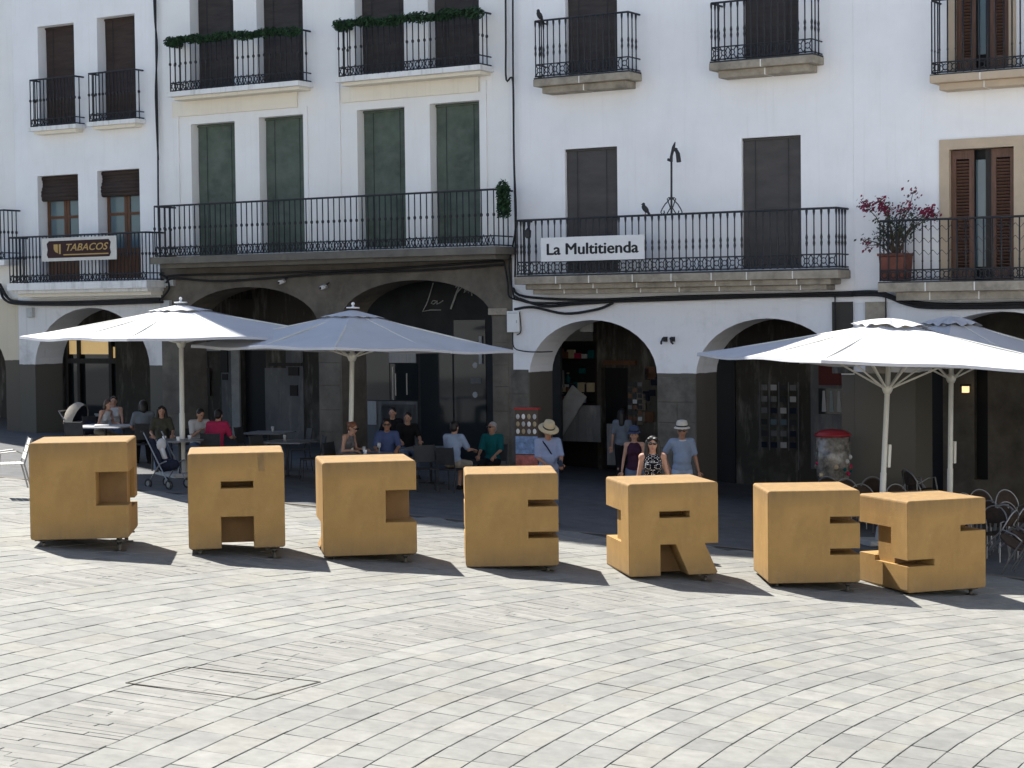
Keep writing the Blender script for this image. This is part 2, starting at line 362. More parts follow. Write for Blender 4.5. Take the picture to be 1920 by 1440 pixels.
        for f in of:
            s.f.append(tuple(o + i for i in f)); s.f.append(tuple(o + (len(rings) - 1) * nv + i for i in reversed(f)))
        for j in range(len(rings) - 1):
            for a, b in bd: s.f.append((o + j * nv + b, o + j * nv + a, o + (j + 1) * nv + a, o + (j + 1) * nv + b))
        return s
    def mesh(s, name, m=None, smooth=False):
        me = bpy.data.meshes.new(name); me.from_pydata(s.v, [], s.f); me.update()
        if m: me.materials.append(K[m] if isinstance(m, str) else m)
        if smooth: me.polygons.foreach_set('use_smooth', [True] * len(me.polygons))
        return me
    def build(s, name, m, parent=None, smooth=False, M=None):
        return link(name, s.mesh(name, m, smooth), parent, M)
def link(name, me, parent=None, M=None):
    o = bpy.data.objects.new(name, me); COL.objects.link(o)
    if parent is not None: o.parent = parent
    if M is not None: o.matrix_basis = M
    return o
def tag(o, label=None, cat=None, group=None, kind=None):
    if label: o['label'] = label
    if cat: o['category'] = cat
    if group: o['group'] = group
    if kind: o['kind'] = kind
    return o
def thing(name, label, cat, M=None, group=None):
    return tag(link(name, None, None, M), label, cat, group)
def copy_tree(o, parent=None):
    c = o.copy(); COL.objects.link(c); c.parent = parent
    for ch in list(o.children): copy_tree(ch, c)
    return c
def placed(p, rz=0.0, tilt=(0, 0)): return Matrix.Translation(p) @ Matrix.Rotation(rz, 4, 'Z') @ Matrix.Rotation(tilt[0], 4, 'X') @ Matrix.Rotation(tilt[1], 4, 'Y')
def arch_loop(u0, u1, zb, zs, zc, n=20):     # opening with an elliptical head
    c, a = (u0 + u1) / 2, (u1 - u0) / 2
    return [(u0, zb), (u1, zb)] + [(c + a * math.cos(math.pi * i / n), zs + (zc - zs) * math.sin(math.pi * i / n)) for i in range(n + 1)]
def rect(u0, u1, z0, z1): return [(u0, z0), (u1, z0), (u1, z1), (u0, z1)]
def pxrect(x0, x1, yt, yb, out=0):           # opening measured in the photograph
    xm = (x0 + x1) / 2; return (fu(x0, out, (yt + yb) / 2), fu(x1, out, (yt + yb) / 2), fz(xm, yb, out), fz(xm, yt, out))
def text_mesh(body, size, bold=0.0, shear=0.0, extrude=.004, space=1.0):
    cu = bpy.data.curves.new('lettering', 'FONT'); cu.body = body; cu.size = size; cu.offset = bold; cu.shear = shear; cu.extrude = extrude
    cu.align_x = 'CENTER'; cu.align_y = 'CENTER'; cu.space_character = space; cu.resolution_u = 4
    o = bpy.data.objects.new('tmp', cu); COL.objects.link(o); dg = bpy.context.evaluated_depsgraph_get()
    me = bpy.data.meshes.new_from_object(o.evaluated_get(dg)); bpy.data.objects.remove(o); return me

# ================================================================== ground and paving
def gpx(px, py):
    d = ray(px, py); t = 20 / d.y
    for i in range(80):
        P = EYE + t * d; t += (P.z - gz(P.x, P.y)) * 4
    return EYE + t * d
def sheet(name, x0, x1, y0, y1, step, dz, m):
    b = MB(); nx = int((x1 - x0) / step) + 1; ny = int((y1 - y0) / step) + 1
    for j in range(ny):
        for i in range(nx):
            x, y = x0 + i * step, y0 + j * step; b.v.append((x, y, gz(x, y) + dz))
    for j in range(ny - 1):
        for i in range(nx - 1): a = j * nx + i; b.f.append((a, a + 1, a + nx + 1, a + nx))
    return b.build(name, m, smooth=True)
g = sheet('ground', -80, 80, -40, 90, 2, -.008, 'far_ground'); tag(g, 'paved ground of the plaza reaching the arcades', 'ground', kind='structure')
pav = sheet('plaza_paving', -20, 20, 9, 42, 1, -.003, 'joint'); tag(pav, 'pale slate paving laid in sweeping arcs across the plaza', 'paving', kind='structure')
# street along the arcades, its shade painted in as a darker colour
def shade_edge(u): return 8.6 - (u + 2.6) * .265
def in_shade_strip(x, y):
    P = Vector((x, y, 0)) - P0; return P.dot(FN) < shade_edge(P.dot(FU)) and P.dot(FN) > -9
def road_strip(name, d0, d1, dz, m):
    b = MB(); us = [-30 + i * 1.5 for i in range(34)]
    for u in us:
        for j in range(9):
            d = shade_edge(u) + d1 + (-7.6 - shade_edge(u) - d1) * j / 8 if d0 is None else shade_edge(u) + d0 + (d1 - d0) * j / 8
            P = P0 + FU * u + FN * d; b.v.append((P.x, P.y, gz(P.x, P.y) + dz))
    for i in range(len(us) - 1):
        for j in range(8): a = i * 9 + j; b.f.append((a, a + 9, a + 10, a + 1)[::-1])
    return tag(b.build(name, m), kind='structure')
tag(road_strip('arcade_shade_strip', None, 0.0, .004, 'shade_setts'), 'street along the arcades, its colour darkened to stand for shade', 'street')
tag(road_strip('gutter_strip', .004, .14, .0085, 'dark_granite'), 'dark stone gutter line at the edge of the shade-darkened street', 'gutter')
def proj(P):
    q = P - EYE; z = q.dot(Fv); return 960 + FPX * q.dot(Rv) / z, 720 - FPX * q.dot(Uv) / z
CX, CY, RA = 22.5, 8.5, 26.75
stones = []                                   # (x, y, angle, length, width, kind)
def visible(x, y):
    if not 9.5 < y < 41 or abs(x) > 19 or in_shade_strip(x - .25, y + .35): return False
    a, b = proj(Vector((x, y, gz(x, y)))); return -1300 < a < 3200 and b < 2300
def course(r0, r1, kind):
    rm = (r0 + r1) / 2; a = math.radians(70) + R.random() * .05
    while a < math.radians(215):
        L = R.uniform(.38, .66) if kind == 'paver' else R.uniform(.09, .15)
        am = a + L / rm / 2; x, y = CX + rm * math.cos(am), CY + rm * math.sin(am)
        if visible(x, y):
            if kind == 'paver': stones.append((x, y, am, L, r1 - r0, kind))
            else:
                k = R.uniform(.3, .7); ws = [(0, 1)] if R.random() < .35 else [(0, k), (k, 1)]
                for (p, q) in ws:
                    rr = r0 + (p + q) / 2 * (r1 - r0); stones.append((CX + rr * math.cos(am), CY + rr * math.sin(am), am, L, (q - p) * (r1 - r0), kind))
        a += L / rm
r = RA
while r > 6: course(r - .34, r, 'paver'); r -= .34
course(RA, RA + 1.0, 'strip'); r = RA + 1.0; n = 0
while r < 47:
    n += 1
    if n % 12 == 0: course(r, r + 1.0, 'strip'); r += 1.0
    else: course(r, r + .34, 'paver'); r += .34
def stone_verts(L, W, gapc, gapl, h, jit):
    l, w2 = L / 2 - gapl / 2, W / 2 - gapc / 2; e = .004
    c = []
    for (a, b, z) in ((l, w2, -.02), (l, w2, h - .003), (l - e, w2 - e, h)):
        for (sx, sy) in ((-1, -1), (1, -1), (1, 1), (-1, 1)): c.append(Vector((sx * a + jit() * (sx != 0), sy * b + jit(), z)))
    return c
SF = [(8, 9, 10, 11)] + [(i * 4 + k, i * 4 + (k + 1) % 4, (i + 1) * 4 + (k + 1) % 4, (i + 1) * 4 + k) for i in (0, 1) for k in range(4)]
def stone_matrix(x, y, am):
    nz = gnormal(x, y); t = Vector((-math.sin(am), math.cos(am), 0)); t = (t - nz * t.dot(nz)).normalized(); b = nz.cross(t)
    M = Matrix((t, b, nz)).transposed().to_4x4(); M.translation = Vector((x, y, gz(x, y))); return M
def on_frame(s):
    a, b = proj(Vector((s[0], s[1], gz(s[0], s[1])))); return -20 < a < 1940 and b < 1450
pv = sorted([s for s in stones if on_frame(s) and s[5] == 'paver'], key=lambda s: s[1])[:300]
near = set(id(s) for s in pv)
st = sorted([s for s in stones if on_frame(s) and s[5] == 'strip'], key=lambda s: s[1])[:120]
near |= set(id(s) for s in st)
lib = {'paver': [], 'strip': []}
for kind in lib:
    for k in range(6):
        L = {'paver': .65, 'strip': .12}[kind]; W = {'paver': .34, 'strip': .5}[kind]
        jj = lambda: R.uniform(-.003, .003)
        b = MB(); b.add(stone_verts(L, W, .012 if kind == 'paver' else .006, .007 if kind == 'paver' else .005, .006, jj), SF); lib[kind].append(b.mesh('paving_stone', kind))
rest = {'paver': MB(), 'strip': MB()}
for s in stones:
    x, y, am, L, W, kind = s
    M = stone_matrix(x, y, am) @ Matrix.Translation((0, 0, R.uniform(-.0025, .0025))) @ Matrix.Rotation(R.gauss(0, .003), 4, 'X') @ Matrix.Rotation(R.gauss(0, .002), 4, 'Y') @ Matrix.Rotation(R.gauss(0, .004), 4, 'Z')
    if id(s) in near:
        base = R.choice(lib[kind]); bl, bw = (.65, .34) if kind == 'paver' else (.12, .5)
        o = link('paving_stone' if kind == 'paver' else 'paving_strip', base, pav, M @ Matrix.Diagonal((L / bl, W / bw, 1, 1)))
    else:
        rest[kind].add([M @ v for v in stone_verts(L, W, .012 if kind == 'paver' else .007, .007 if kind == 'paver' else .005, .006, lambda: R.uniform(-.003, .003))], SF)
for kind, nm in (('paver', 'far_paving_stones'), ('strip', 'far_paving_strips')):
    tag(rest[kind].build(nm, kind, pav), kind='stuff')
# steel frame of an access cover let into the strip band
cv = thing('access_cover', 'rusty thin frame of a paved access cover among the slate strips', 'cover', Matrix.Translation(gpx(400, 1282)))
b = MB(); c0 = gpx(400, 1282); pts = [gpx(236, 1282), gpx(478, 1313), gpx(600, 1280), gpx(349, 1252)]
for i in range(4):
    p, q = pts[i] - c0, pts[(i + 1) % 4] - c0; d = (q - p); L = d.length; d.normalize()
    nz = gnormal(c0.x, c0.y); M = Matrix((d, nz.cross(d), nz)).transposed().to_4x4(); M.translation = (p + q) / 2 + nz * .004
    b2 = MB(); b2.obox(M, L, .022 if i in (0, 1) else .012, .016); b2.build('frame_bar', 'jack', cv)

# ================================================================== letter cubes
S = 1.35
def rsq(r=.028, n=3):                          # square with rounded corners, counter-clockwise, start bottom-left
    p = []
    for (cx, cy, a0) in ((r, r, 180), (1 - r, r, 270), (1 - r, 1 - r, 0), (r, 1 - r, 90)):
        for i in range(n + 1):
            a = math.radians(a0 + 90 * i / n); p.append((cx + r * math.cos(a), cy + r * math.sin(a)))
    return p
q = rsq(); BL, BR, TR, TL = q[0:4], q[4:8], q[8:12], q[12:16]
LET = {   # outer outline, holes, depth-core notches on the right-hand side (y0, y1, inset) and bottom
 'C': (BL + BR + [(1, .343), (.67, .343), (.67, .686), (1, .686)] + TR + TL, [], [('r', .343, .686)]),
 'E': (BL + BR + [(1, .30), (.675, .30), (.675, .366), (1, .366), (1, .64), (.675, .64), (.675, .712), (1, .712)] + TR + TL, [], [('r', .30, .366), ('r', .64, .712)]),
 'A': (BL + [(.338, 0), (.338, .33), (.675, .33), (.675, 0)] + BR + TR + TL, [[(.341, .63), (.341, .70), (.675, .70), (.675, .63)]], [('b', .338, .675)]),
 'R': (BL + [(.352, 0), (.352, .335), (.522, .335), (.664, 0), (.97, 0), (.99, .02), (.848, .335), (1, .335)] + TR + TL, [[(.344, .625), (.344, .693), (.68, .693), (.68, .625)]], [('rb',)]),
 'S': (BL + BR + [(1, .64), (.677, .64), (.677, .708), (1, .708)] + TR + TL + [(0, .355), (.338, .355), (.338, .285), (0, .285)], [], [('r', .64, .708), ('l', .285, .355)]),
}
def core_outline(front, back):
    cuts = {'l': [], 'r': [], 'b': []}; chop_r = chop_l = False
    for c in LET[front][2]:
        if c[0] == 'rb': chop_r = True
        else: cuts[c[0]].append(c[1:])
    for c in LET[back][2]:
        if c[0] == 'rb': chop_l = True
        elif c[0] == 'r': cuts['l'].append(c[1:])
        elif c[0] == 'l': cuts['r'].append(c[1:])
        else: cuts['b'].append((1 - c[2], 1 - c[1]))
    e = .045; o = []
    o += [(e, 0), (e, .335), (0, .335)][:1] if chop_l else list(BL)
    for (a, b) in cuts['b'][:1]: o += [(a, 0), (a, .025), (b, .025), (b, 0)]
    def merge(l):
        l = sorted(l); r = []
        for a, b in l:
            if r and a <= r[-1][1] + .01: r[-1][1] = max(b, r[-1][1])
            else: r.append([a, b])
        return r
    if chop_r: o += [(1 - e, 0), (1 - e, .335), (1, .335)]
    else: o += list(BR)
    for a, b in merge(cuts['r']):
        if chop_r and a < .36: continue
        o += [(1, a), (1 - e, a), (1 - e, b), (1, b)]
    o += list(TR) + list(TL)
    for a, b in reversed(merge(cuts['l'])):
        if chop_l and a < .36: continue
        o += [(0, b), (e, b), (e, a), (0, a)]
    if chop_l: o += [(0, .335), (e, .335)]
    return o
def sc_poly(p): return [(a * S - S / 2, b * S) for a, b in p]
CUBES = [  # front letter, back letter, bottom centre of the front face in the photo, depth, yaw of the face, label
 ('C', 'S', 150, 1011, 26.6, 5.9, 'mustard letter cube carved with C, leftmost of the row'),
 ('A', 'E', 445, 1028, 27.0, 8.2, 'mustard letter cube carved with A and an accent in painted recess shade'),
 ('C', 'R', 695, 1041, 27.5, 10.0, 'mustard letter cube carved with C between the A and the E'),
 ('E', 'E', 961, 1062, 27.7, 2.3, 'mustard letter cube carved with E between the C and the R'),
 ('R', 'C', 1264, 1079, 27.8, 11.1, 'mustard letter cube carved with R below the woman in a dotted top'),
 ('E', 'A', 1527, 1093, 27.85, 1.9, 'mustard letter cube carved with E touching the S cube'),
 ('S', 'C', 1776, 1107, 28.2, 20.7, 'mustard letter cube carved with S, rightmost and turned sideways'),
]
footb = MB()
footb.lathe([(.055, 0), (.06, .004), (.06, .012), (.02, .016), (.016, .03), (.016, .2), (.03, .2), (.04, .215)], 10)
for (fr, bk, px, py, dep, yaw, label) in CUBES:
    p = at(px, py, dep); a = math.radians(yaw)
    M = Matrix.Translation(p) @ Matrix.Rotation(a, 4, 'Z')
    t = thing('letter_cube', label, 'letter cube', M, 'letter cubes in a row on the plaza')
    d = S / 3; outer, holes, _ = LET[fr]
    b = MB(); b.slab(sc_poly(outer), [sc_poly(h) for h in holes], 0, d, chamfer=.009)
    b.build('front_letter', 'mustard', t)
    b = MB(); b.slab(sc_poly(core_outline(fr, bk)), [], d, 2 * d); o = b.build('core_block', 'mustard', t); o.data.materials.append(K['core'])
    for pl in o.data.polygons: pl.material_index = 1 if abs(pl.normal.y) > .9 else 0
    ob, hb, _ = LET[bk]; mir = lambda l: [(1 - x, y) for x, y in reversed(l)]
    b = MB(); b.slab(sc_poly(mir(ob)), [sc_poly(mir(h)) for h in hb], 2 * d, S, cham_back=.009); b.build('back_letter', 'mustard', t)
    if fr == 'A':
        b = MB(); b.slab(sc_poly([(.735, .805), (.80, .80), (.785, .995), (.72, .995)]), [], -.003, .004); tag(b.build('accent_mark', 'accent_shade', t), 'accent at the top edge, recess shade painted brown')
    for fx in (-.42, .42):
        for fy in (.17, 1.18):
            wp = M @ Vector((fx * S * .92, fy, 0)); gap = max(p.z - gz(wp.x, wp.y), .02)
            f = MB(); f.lathe([(.10, 0), (.10, .010), (.03, .013), (.026, gap * .45), (.04, gap * .6), (.075, gap * .66), (.075, gap * .78), (.04, gap * .82), (.04, gap + .01)], 10)
            f.box(-.12, .12, -.02, .02, gap * .68, gap * .8)
            f.build('levelling_foot', 'jack', t, M=Matrix.Translation((fx * S * .92, fy, -gap + .004)))

# ================================================================== buildings
def wall(name, m, parent, u0, u1, z0, z1, holes, thick=.4, y0=0.0, zr=None):
    b = MB(); b.slab([(u0, z0), (u1, z0), (u1, z1 if zr is None else zr), (u0, z1)], holes, y0, y0 + thick); return b.build(name, m, parent)
def balcony(parent, x0, x1, yt0, yt1, yb0, yb1, out, gap, style='knob', slabs=None, slabm='white', frieze=.17, side=True, ring=False):
    """iron balcony measured in the photo: left/right column, rail and floor rows at both ends"""
    u0, u1 = fu(x0, out, (yt0 + yb0) / 2), fu(x1, out, (yt1 + yb1) / 2)
    zt = (fz(x0, yt0, out) + fz(x1, yt1, out)) / 2; zb = (fz(x0, yb0, out) + fz(x1, yb1, out)) / 2
    bal = link('balcony', None, parent, Matrix.Identity(4)); h = zt - zb
    r = .0145
    if style == 'knob': prof = [(r, 0), (r, h * .52), (.032, h * .54), (.032, h * .57), (r, h * .59), (r, h - .02)]
    elif style == 'spindle': prof = [(.024, .0), (.024, .03), (r, .05), (r, h * .36), (.027, h * .42), (.018, h * .47), (.027, h * .52), (r, h * .58), (r, h * .88), (.026, h * .95), (.026, h)]
    else: prof = [(r, 0), (r, h * .3), (.02, h * .32), (r, h * .34), (r, h - .02)]
    me = MB().lathe(prof, 6).mesh('baluster', 'iron', True)
    n = max(2, int(round((u1 - u0) / gap)))
    for i in range(n + 1): link('baluster', me, bal, Matrix.Translation((u0 + (u1 - u0) * i / n, -out, zb)))
    ns = max(2, int(out / gap))
    for s in (u0, u1):
        for i in range(1, ns): link('baluster', me, bal, Matrix.Translation((s, -out + out * i / ns, zb)))
    b = MB()
    for z in (zt, zb + frieze, zb + .02):
        rr = .022 if z == zt else .014
        b = MB(); b.tube([(u0, 0, z), (u0, -out, z), (u1, -out, z), (u1, 0, z)], rr, 6); b.build('hand_rail' if z == zt else 'lower_rail', 'iron', bal)
    if frieze > .05:
        b = MB(); k = max(2, int((u1 - u0) / .17)); f = frieze
        for i in range(k):
            a = u0 + (u1 - u0) * i / k; c = u0 + (u1 - u0) * (i + 1) / k; mid = (a + c) / 2
            if style == 'spindle' or ring:
                pts = [(mid + .055 * math.cos(t * math.pi / 4), -out, zb + f / 2 + .01 + .055 * math.sin(t * math.pi / 4)) for t in range(9)]; b.tube(pts, .011, 4)
                for (p, q) in (((a, zb + .02), (mid - .04, zb + f / 2 - .03)), ((a, zb + f), (mid - .04, zb + f / 2 + .05)), ((c, zb + .02), (mid + .04, zb + f / 2 - .03)), ((c, zb + f), (mid + .04, zb + f / 2 + .05))):
                    b.tube([(p[0], -out, p[1]), (q[0], -out, q[1])], .011, 4)
            else:
                b.tube([(a, -out, zb + .02), (mid, -out, zb + f + .03), (c, -out, zb + .02)], .012, 4)
                b.tube([(a, -out, zb + f), (mid, -out, zb + .03), (c, -out, zb + f)], .012, 4)
        tag(b.build('frieze', 'iron', bal), kind='stuff')
    z = zb - .012
    for j, (ins, th, pr, mm) in enumerate(slabs or [(-.06, .12, .06, slabm)]):
        b = MB(); b.box(u0 + ins, u1 - ins, -out - pr, -.002, z - th, z); b.build('balcony_slab', mm, bal); z -= th + .0005
    return bal, u0, u1, zb, zt, z
def stone_slab(bal, u0, u1, z, out, tiers, n, m='granite'):
    """balcony floor of separate stones with white pointed joints"""
    cuts = [u0 + (u1 - u0) * (i + R.uniform(-.12, .12) * (0 < i < n)) / n for i in range(n + 1)]
    for j, (ins, th, pr) in enumerate(tiers):
        for i in range(n):
            a = cuts[i] + (ins if i == 0 else .012) + .035 * j * (i > 0); c = cuts[i + 1] - (ins if i == n - 1 else .012) + .035 * j * (i < n - 1)
            b = MB(); e = .012
            b.slab([(a + e, z - th), (c - e, z - th), (c, z - th + e), (c, z - e), (c - e, z), (a + e, z), (a, z - e), (a, z - th + e)], [], -out - pr, -.002, chamfer=.008)
            b.build('slab_stone', m, bal)
            if i: b2 = MB(); b2.box(a - .022, a + .002, -out - pr + .004, -.01, z - th + .004, z - .004); b2.build('pointing', 'mortar_white', bal)
        z -= th + .001
    return z
def blind(parent, x0, x1, yt, yb, m, depth, name='window', pole=True):
    u0, u1, z0, z1 = pxrect(x0, x1, yt, yb)
    w_ = link(name, None, parent, Matrix.Identity(4))
    b = MB(); n = 9; x, y = u0, depth; pts = []
    b.box(u0 - .01, u1 + .01, depth + .06, depth + .10, z0, z1 + .01); b.build('dark_pane', 'pane', w_)
    b = MB(); cols = 10; rows = 16                         # slightly rippled hanging blind
    for jj in range(rows + 1):
        for i in range(cols + 1):
            t, s = i / cols, jj / rows
            b.v.append((u0 + .012 + (u1 - u0 - .024) * t, depth + .012 * math.sin(t * 7 + u0) * (1 - s) + .006 * math.sin(s * 9 + u0 * 3), z0 + .02 + (z1 - z0 - .04) * s))
    for jj in range(rows):
        for i in range(cols): a = jj * (cols + 1) + i; b.f.append((a, a + 1, a + cols + 2, a + cols + 1))
    b.build('blind', m, w_, smooth=True)
    b = MB(); b.box(u0 + .014, u1 - .014, depth - .014, depth + .012, z0 + .012, z0 + .05); b.build('hem_bar', m, w_)
    if pole:
        for cu in (.22, .78): b = MB(); c_u = u0 + (u1 - u0) * cu; b.tube([(c_u, depth - .022, z0 + .05), (c_u, depth - .026, (z0 + z1) / 2), (c_u, depth - .02, z1 - .05)], .006, 4); b.build('cord', 'chair_dark', w_)
        b = MB(); b.tube([(u0 + .004, depth, z1 - .03), (u1 - .004, depth, z1 - .03)], .03, 8); b.build('blind_roll', m, w_)
    return (u0, u1, z0, z1), w_
def building(name, label): return thing(name, label, 'building', FM)
UB = [fu(28, 0, 300), fu(297, 0, 300), fu(958, 0, 300), fu(1601, 0, 400)]   # party walls
u_l, u_1, u_2, u_3 = UB; u_r = 15.5; U_L = -22.0
AT = .95                                      # thickness of the arcade piers
BACK = 3.5                                    # depth of the arcade
def arcade(b, m, u0, u1, ztop, loops, inner='inner'):
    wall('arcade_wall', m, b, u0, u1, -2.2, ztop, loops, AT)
def roof(b, u0, u1, z, zr):                    # unseen mono-pitch roof, height and fall shaped to place the plaza shade
    u0 += .002; u1 -= .002
    for (nm, lo, hi, ov, m) in (('eaves', .002, .14, .30, 'white'), ('roof', .142, .22, .36, 'terracotta')):
        k = MB(); k.slab([(u0, z + lo), (u1, zr + lo), (u1, zr + hi), (u0, z + hi)], [], -ov, 9); k.build(nm, m, b)
def shell(b, u0, u1, zlo, zl, zr, m):          # side and rear walls and the arcade ceiling
    k = MB(); k.box(u0 + .004, u0 + .25, .41, 8.9, zlo + .31, zr - .1); k.box(u1 - .25, u1 - .004, .41, 8.9, zlo + .31, zr - .1); k.box(u0 + .26, u1 - .26, 8.6, 8.9, -2, zr - .1); k.build('rear_wall', m, b)
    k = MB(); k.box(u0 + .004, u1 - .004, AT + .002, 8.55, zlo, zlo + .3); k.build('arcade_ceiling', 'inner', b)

# ---- building at the left edge
B0 = building('white_house', 'white arcaded house at the left edge of the photo, mostly cut off')
zt0 = fz(28, 560)
wall('wall', 'white_old', B0, U_L, u_l - .003, zt0, 36.0, [rect(fu(-60, 0, 300), fu(-14, 0, 300), fz(-30, 485), fz(-30, 330)), rect(fu(-60, 0, 100), fu(-14, 0, 100), fz(-30, 260), fz(-30, 110))], zr=32.0)  # unseen upper wall raised and sloped to throw the street shade
blind(B0, -60, -14, 330, 485, 'blind_b1', .3); blind(B0, -60, -14, 110, 260, 'blind_b1', .3)
arch0 = arch_loop(fu(-260, 0, 700), fu(11, 0, 700), -2, fz(0, 690), fz(-110, 588))
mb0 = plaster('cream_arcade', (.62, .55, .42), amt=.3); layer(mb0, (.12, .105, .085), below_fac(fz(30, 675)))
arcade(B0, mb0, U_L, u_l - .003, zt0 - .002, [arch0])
shell(B0, U_L, u_l - .003, zt0 - .05, 36.0, 32.0, 'white_old'); roof(B0, U_L, u_l, 36.0, 32.0)
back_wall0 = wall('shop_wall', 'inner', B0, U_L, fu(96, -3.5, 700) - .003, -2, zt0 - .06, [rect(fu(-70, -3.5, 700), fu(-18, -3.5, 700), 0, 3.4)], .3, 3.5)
k = MB(); k.box(fu(-70, -3.5, 700), fu(-18, -3.5, 700), 3.7, 3.75, 0, 3.4); k.build('lit_window', 'lit_warm', B0)
balcony(B0, -190, 8, 402, 396, 492, 488, .55, .13, slabs=[(-.06, .13, .08, 'white_old')])

# ---- building with the tobacco banner
B1 = building('narrow_white_house', 'narrow white house with two pairs of balcony doors and a tobacco banner')
W1 = [(72, 140, 46, 236), (183, 254, 29, 226), (72, 148, 328, 526), (184, 263, 318, 522)]
zt1 = fz(150, 560)
wall('wall', 'white_b1', B1, u_l, u_1 - .003, zt1, 32.0, [rect(*pxrect(*q)) for q in W1] + [rect(fu(72), fu(140), 12.8, 15.2), rect(fu(183), fu(254), 12.8, 15.2)], zr=27.2)  # wall above view heightened for its shadow on the street
for q in W1[:2]: blind(B1, *q, 'blind_b1', .28)
for (a, c) in ((72, 140), (183, 254)):
    k = MB(); k.box(fu(a) - .01, fu(c) + .01, .3, .34, 12.8, 15.2); k.build('upper_shutter', 'blind_b1', B1)
def glazed_door(parent, x0, x1, yt, yb, roll):
    u0, u1, z0, z1 = pxrect(x0, x1, yt, yb); d = link('balcony_door', None, parent, Matrix.Identity(4)); y = .3
    k = MB(); k.box(u0 - .005, u1 + .005, y + .08, y + .1, z0, z1); k.build('dark_room', 'black', d)
    um = (u0 + u1) / 2
    for (a, c) in ((u0 + .03, um - .006), (um + .006, u1 - .03)):
        zk = z0 + .75; zm = z0 + 1.55
        k = MB(); k.slab(rect(a, c, z0, z1 - .02), [rect(a + .09, c - .09, zk, zm), rect(a + .09, c - .09, zm + .07, z1 - .45)], y, y + .05); k.build('door_leaf', 'wood', d)
        for (p, q2) in ((zk, zm), (zm + .07, z1 - .45)):
            k = MB(); k.box(a + .085, c - .085, y + .02, y + .03, p - .005, q2 + .005); k.build('pane', 'pane_blue', d)
            k = MB(); k.box(a + .1, c - .13, y + .035, y + .04, p + .05, q2); k.build('curtain', 'curtain', d)
    k = MB()
    for i in range(7):
        zz = z1 - .06 - i * .085; k.tube([(u0 - .03, .2 + .03 * math.sin(i), zz), (u1 + .02, .2 + .03 * math.sin(i), zz)], .062, 8)
    k.build('rolled_blind', 'blind_b1', d, smooth=True)
glazed_door(B1, *W1[2], .55); glazed_door(B1, *W1[3], .55)
for (x0, x1, yt0, yt1, yb0, yb1) in ((57, 140, 151, 142, 238, 232), (167, 252, 138, 130, 228, 222)):
    balcony(B1, x0, x1, yt0, yt1, yb0, yb1, .32, .115, slabs=[(-.06, .10, .05, 'slab_white'), (.05, .08, -.06, 'cream')])
_, a_, c_, zb_, zt_, zz_ = balcony(B1, 18, 274, 447, 434, 531, 525, .62, .115, slabs=[(-.05, .17, .06, 'slab_white'), (.02, .08, -.05, 'slab_white'), (.06, .09, -.2, 'cream')])
arch1 = arch_loop(fu(66, 0, 690), fu(281, 0, 690), -2, fz(170, 690), fz(172, 577))
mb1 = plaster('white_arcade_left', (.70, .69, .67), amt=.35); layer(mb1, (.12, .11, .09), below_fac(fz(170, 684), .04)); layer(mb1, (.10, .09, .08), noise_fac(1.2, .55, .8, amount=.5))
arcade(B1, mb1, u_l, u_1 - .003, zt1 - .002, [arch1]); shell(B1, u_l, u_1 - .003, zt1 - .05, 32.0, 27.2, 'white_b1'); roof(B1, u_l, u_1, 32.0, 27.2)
# shopfront at the back of the arch
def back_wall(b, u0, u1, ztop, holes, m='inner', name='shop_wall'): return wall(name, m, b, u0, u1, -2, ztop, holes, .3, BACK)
def bx(x0, x1, yt, yb, out=-BACK): return pxrect(x0, x1, yt, yb, out)
q = bx(118, 218, 630, 900)
back_wall(B1, fu(96, -3.5, 700), fu(330, -3.5, 700), zt1 - .06, [rect(*q)])
sf = link('shop_front', None, B1, Matrix.Identity(4))
k = MB(); k.slab(rect(*q), [rect(q[0] + .12, q[0] + .46, q[2] + .9, q[3] - .75), rect(q[0] + .56, q[1] - .34, q[2] + .9, q[3] - .75), rect(q[1] - .24, q[1] - .08, q[2] + .9, q[3] - .75),
    rect(q[0] + .12, q[0] + .46, q[3] - .62, q[3] - .12), rect(q[0] + .56, q[1] - .34, q[3] - .62, q[3] - .12), rect(q[1] - .24, q[1] - .08, q[3] - .62, q[3] - .12)], BACK + .1, BACK + .17); k.build('frame', 'dark_wood', sf)
for (a, c, p, r_, m_) in ((q[0] + .1, q[0] + .48, q[3] - .5, q[3] - .1, 'lit_warm'), (q[0] + .54, q[1] - .32, q[3] - .5, q[3] - .1, 'lit_warm'), (q[1] - .25, q[1] - .07, q[3] - .6, q[3] - .3, 'lit_warm')):
    k = MB(); k.box(a, c, BACK + .19, BACK + .2, p, r_); k.build('lit_pane', m_, sf)
k = MB(); k.box(q[0] + .05, q[1] - .05, BACK + .21, BACK + .23, q[2], q[3]); k.build('pane', 'pane', sf)
for i in range(7):
    k = MB(); x = q[0] + R.uniform(.5, 1.1); z = q[2] + .95 + i * .13; k.box(x, x + R.uniform(.12, .3), BACK + .185, BACK + .2, z, z + R.uniform(.04, .1)); k.build('notice', 'curtain', sf)

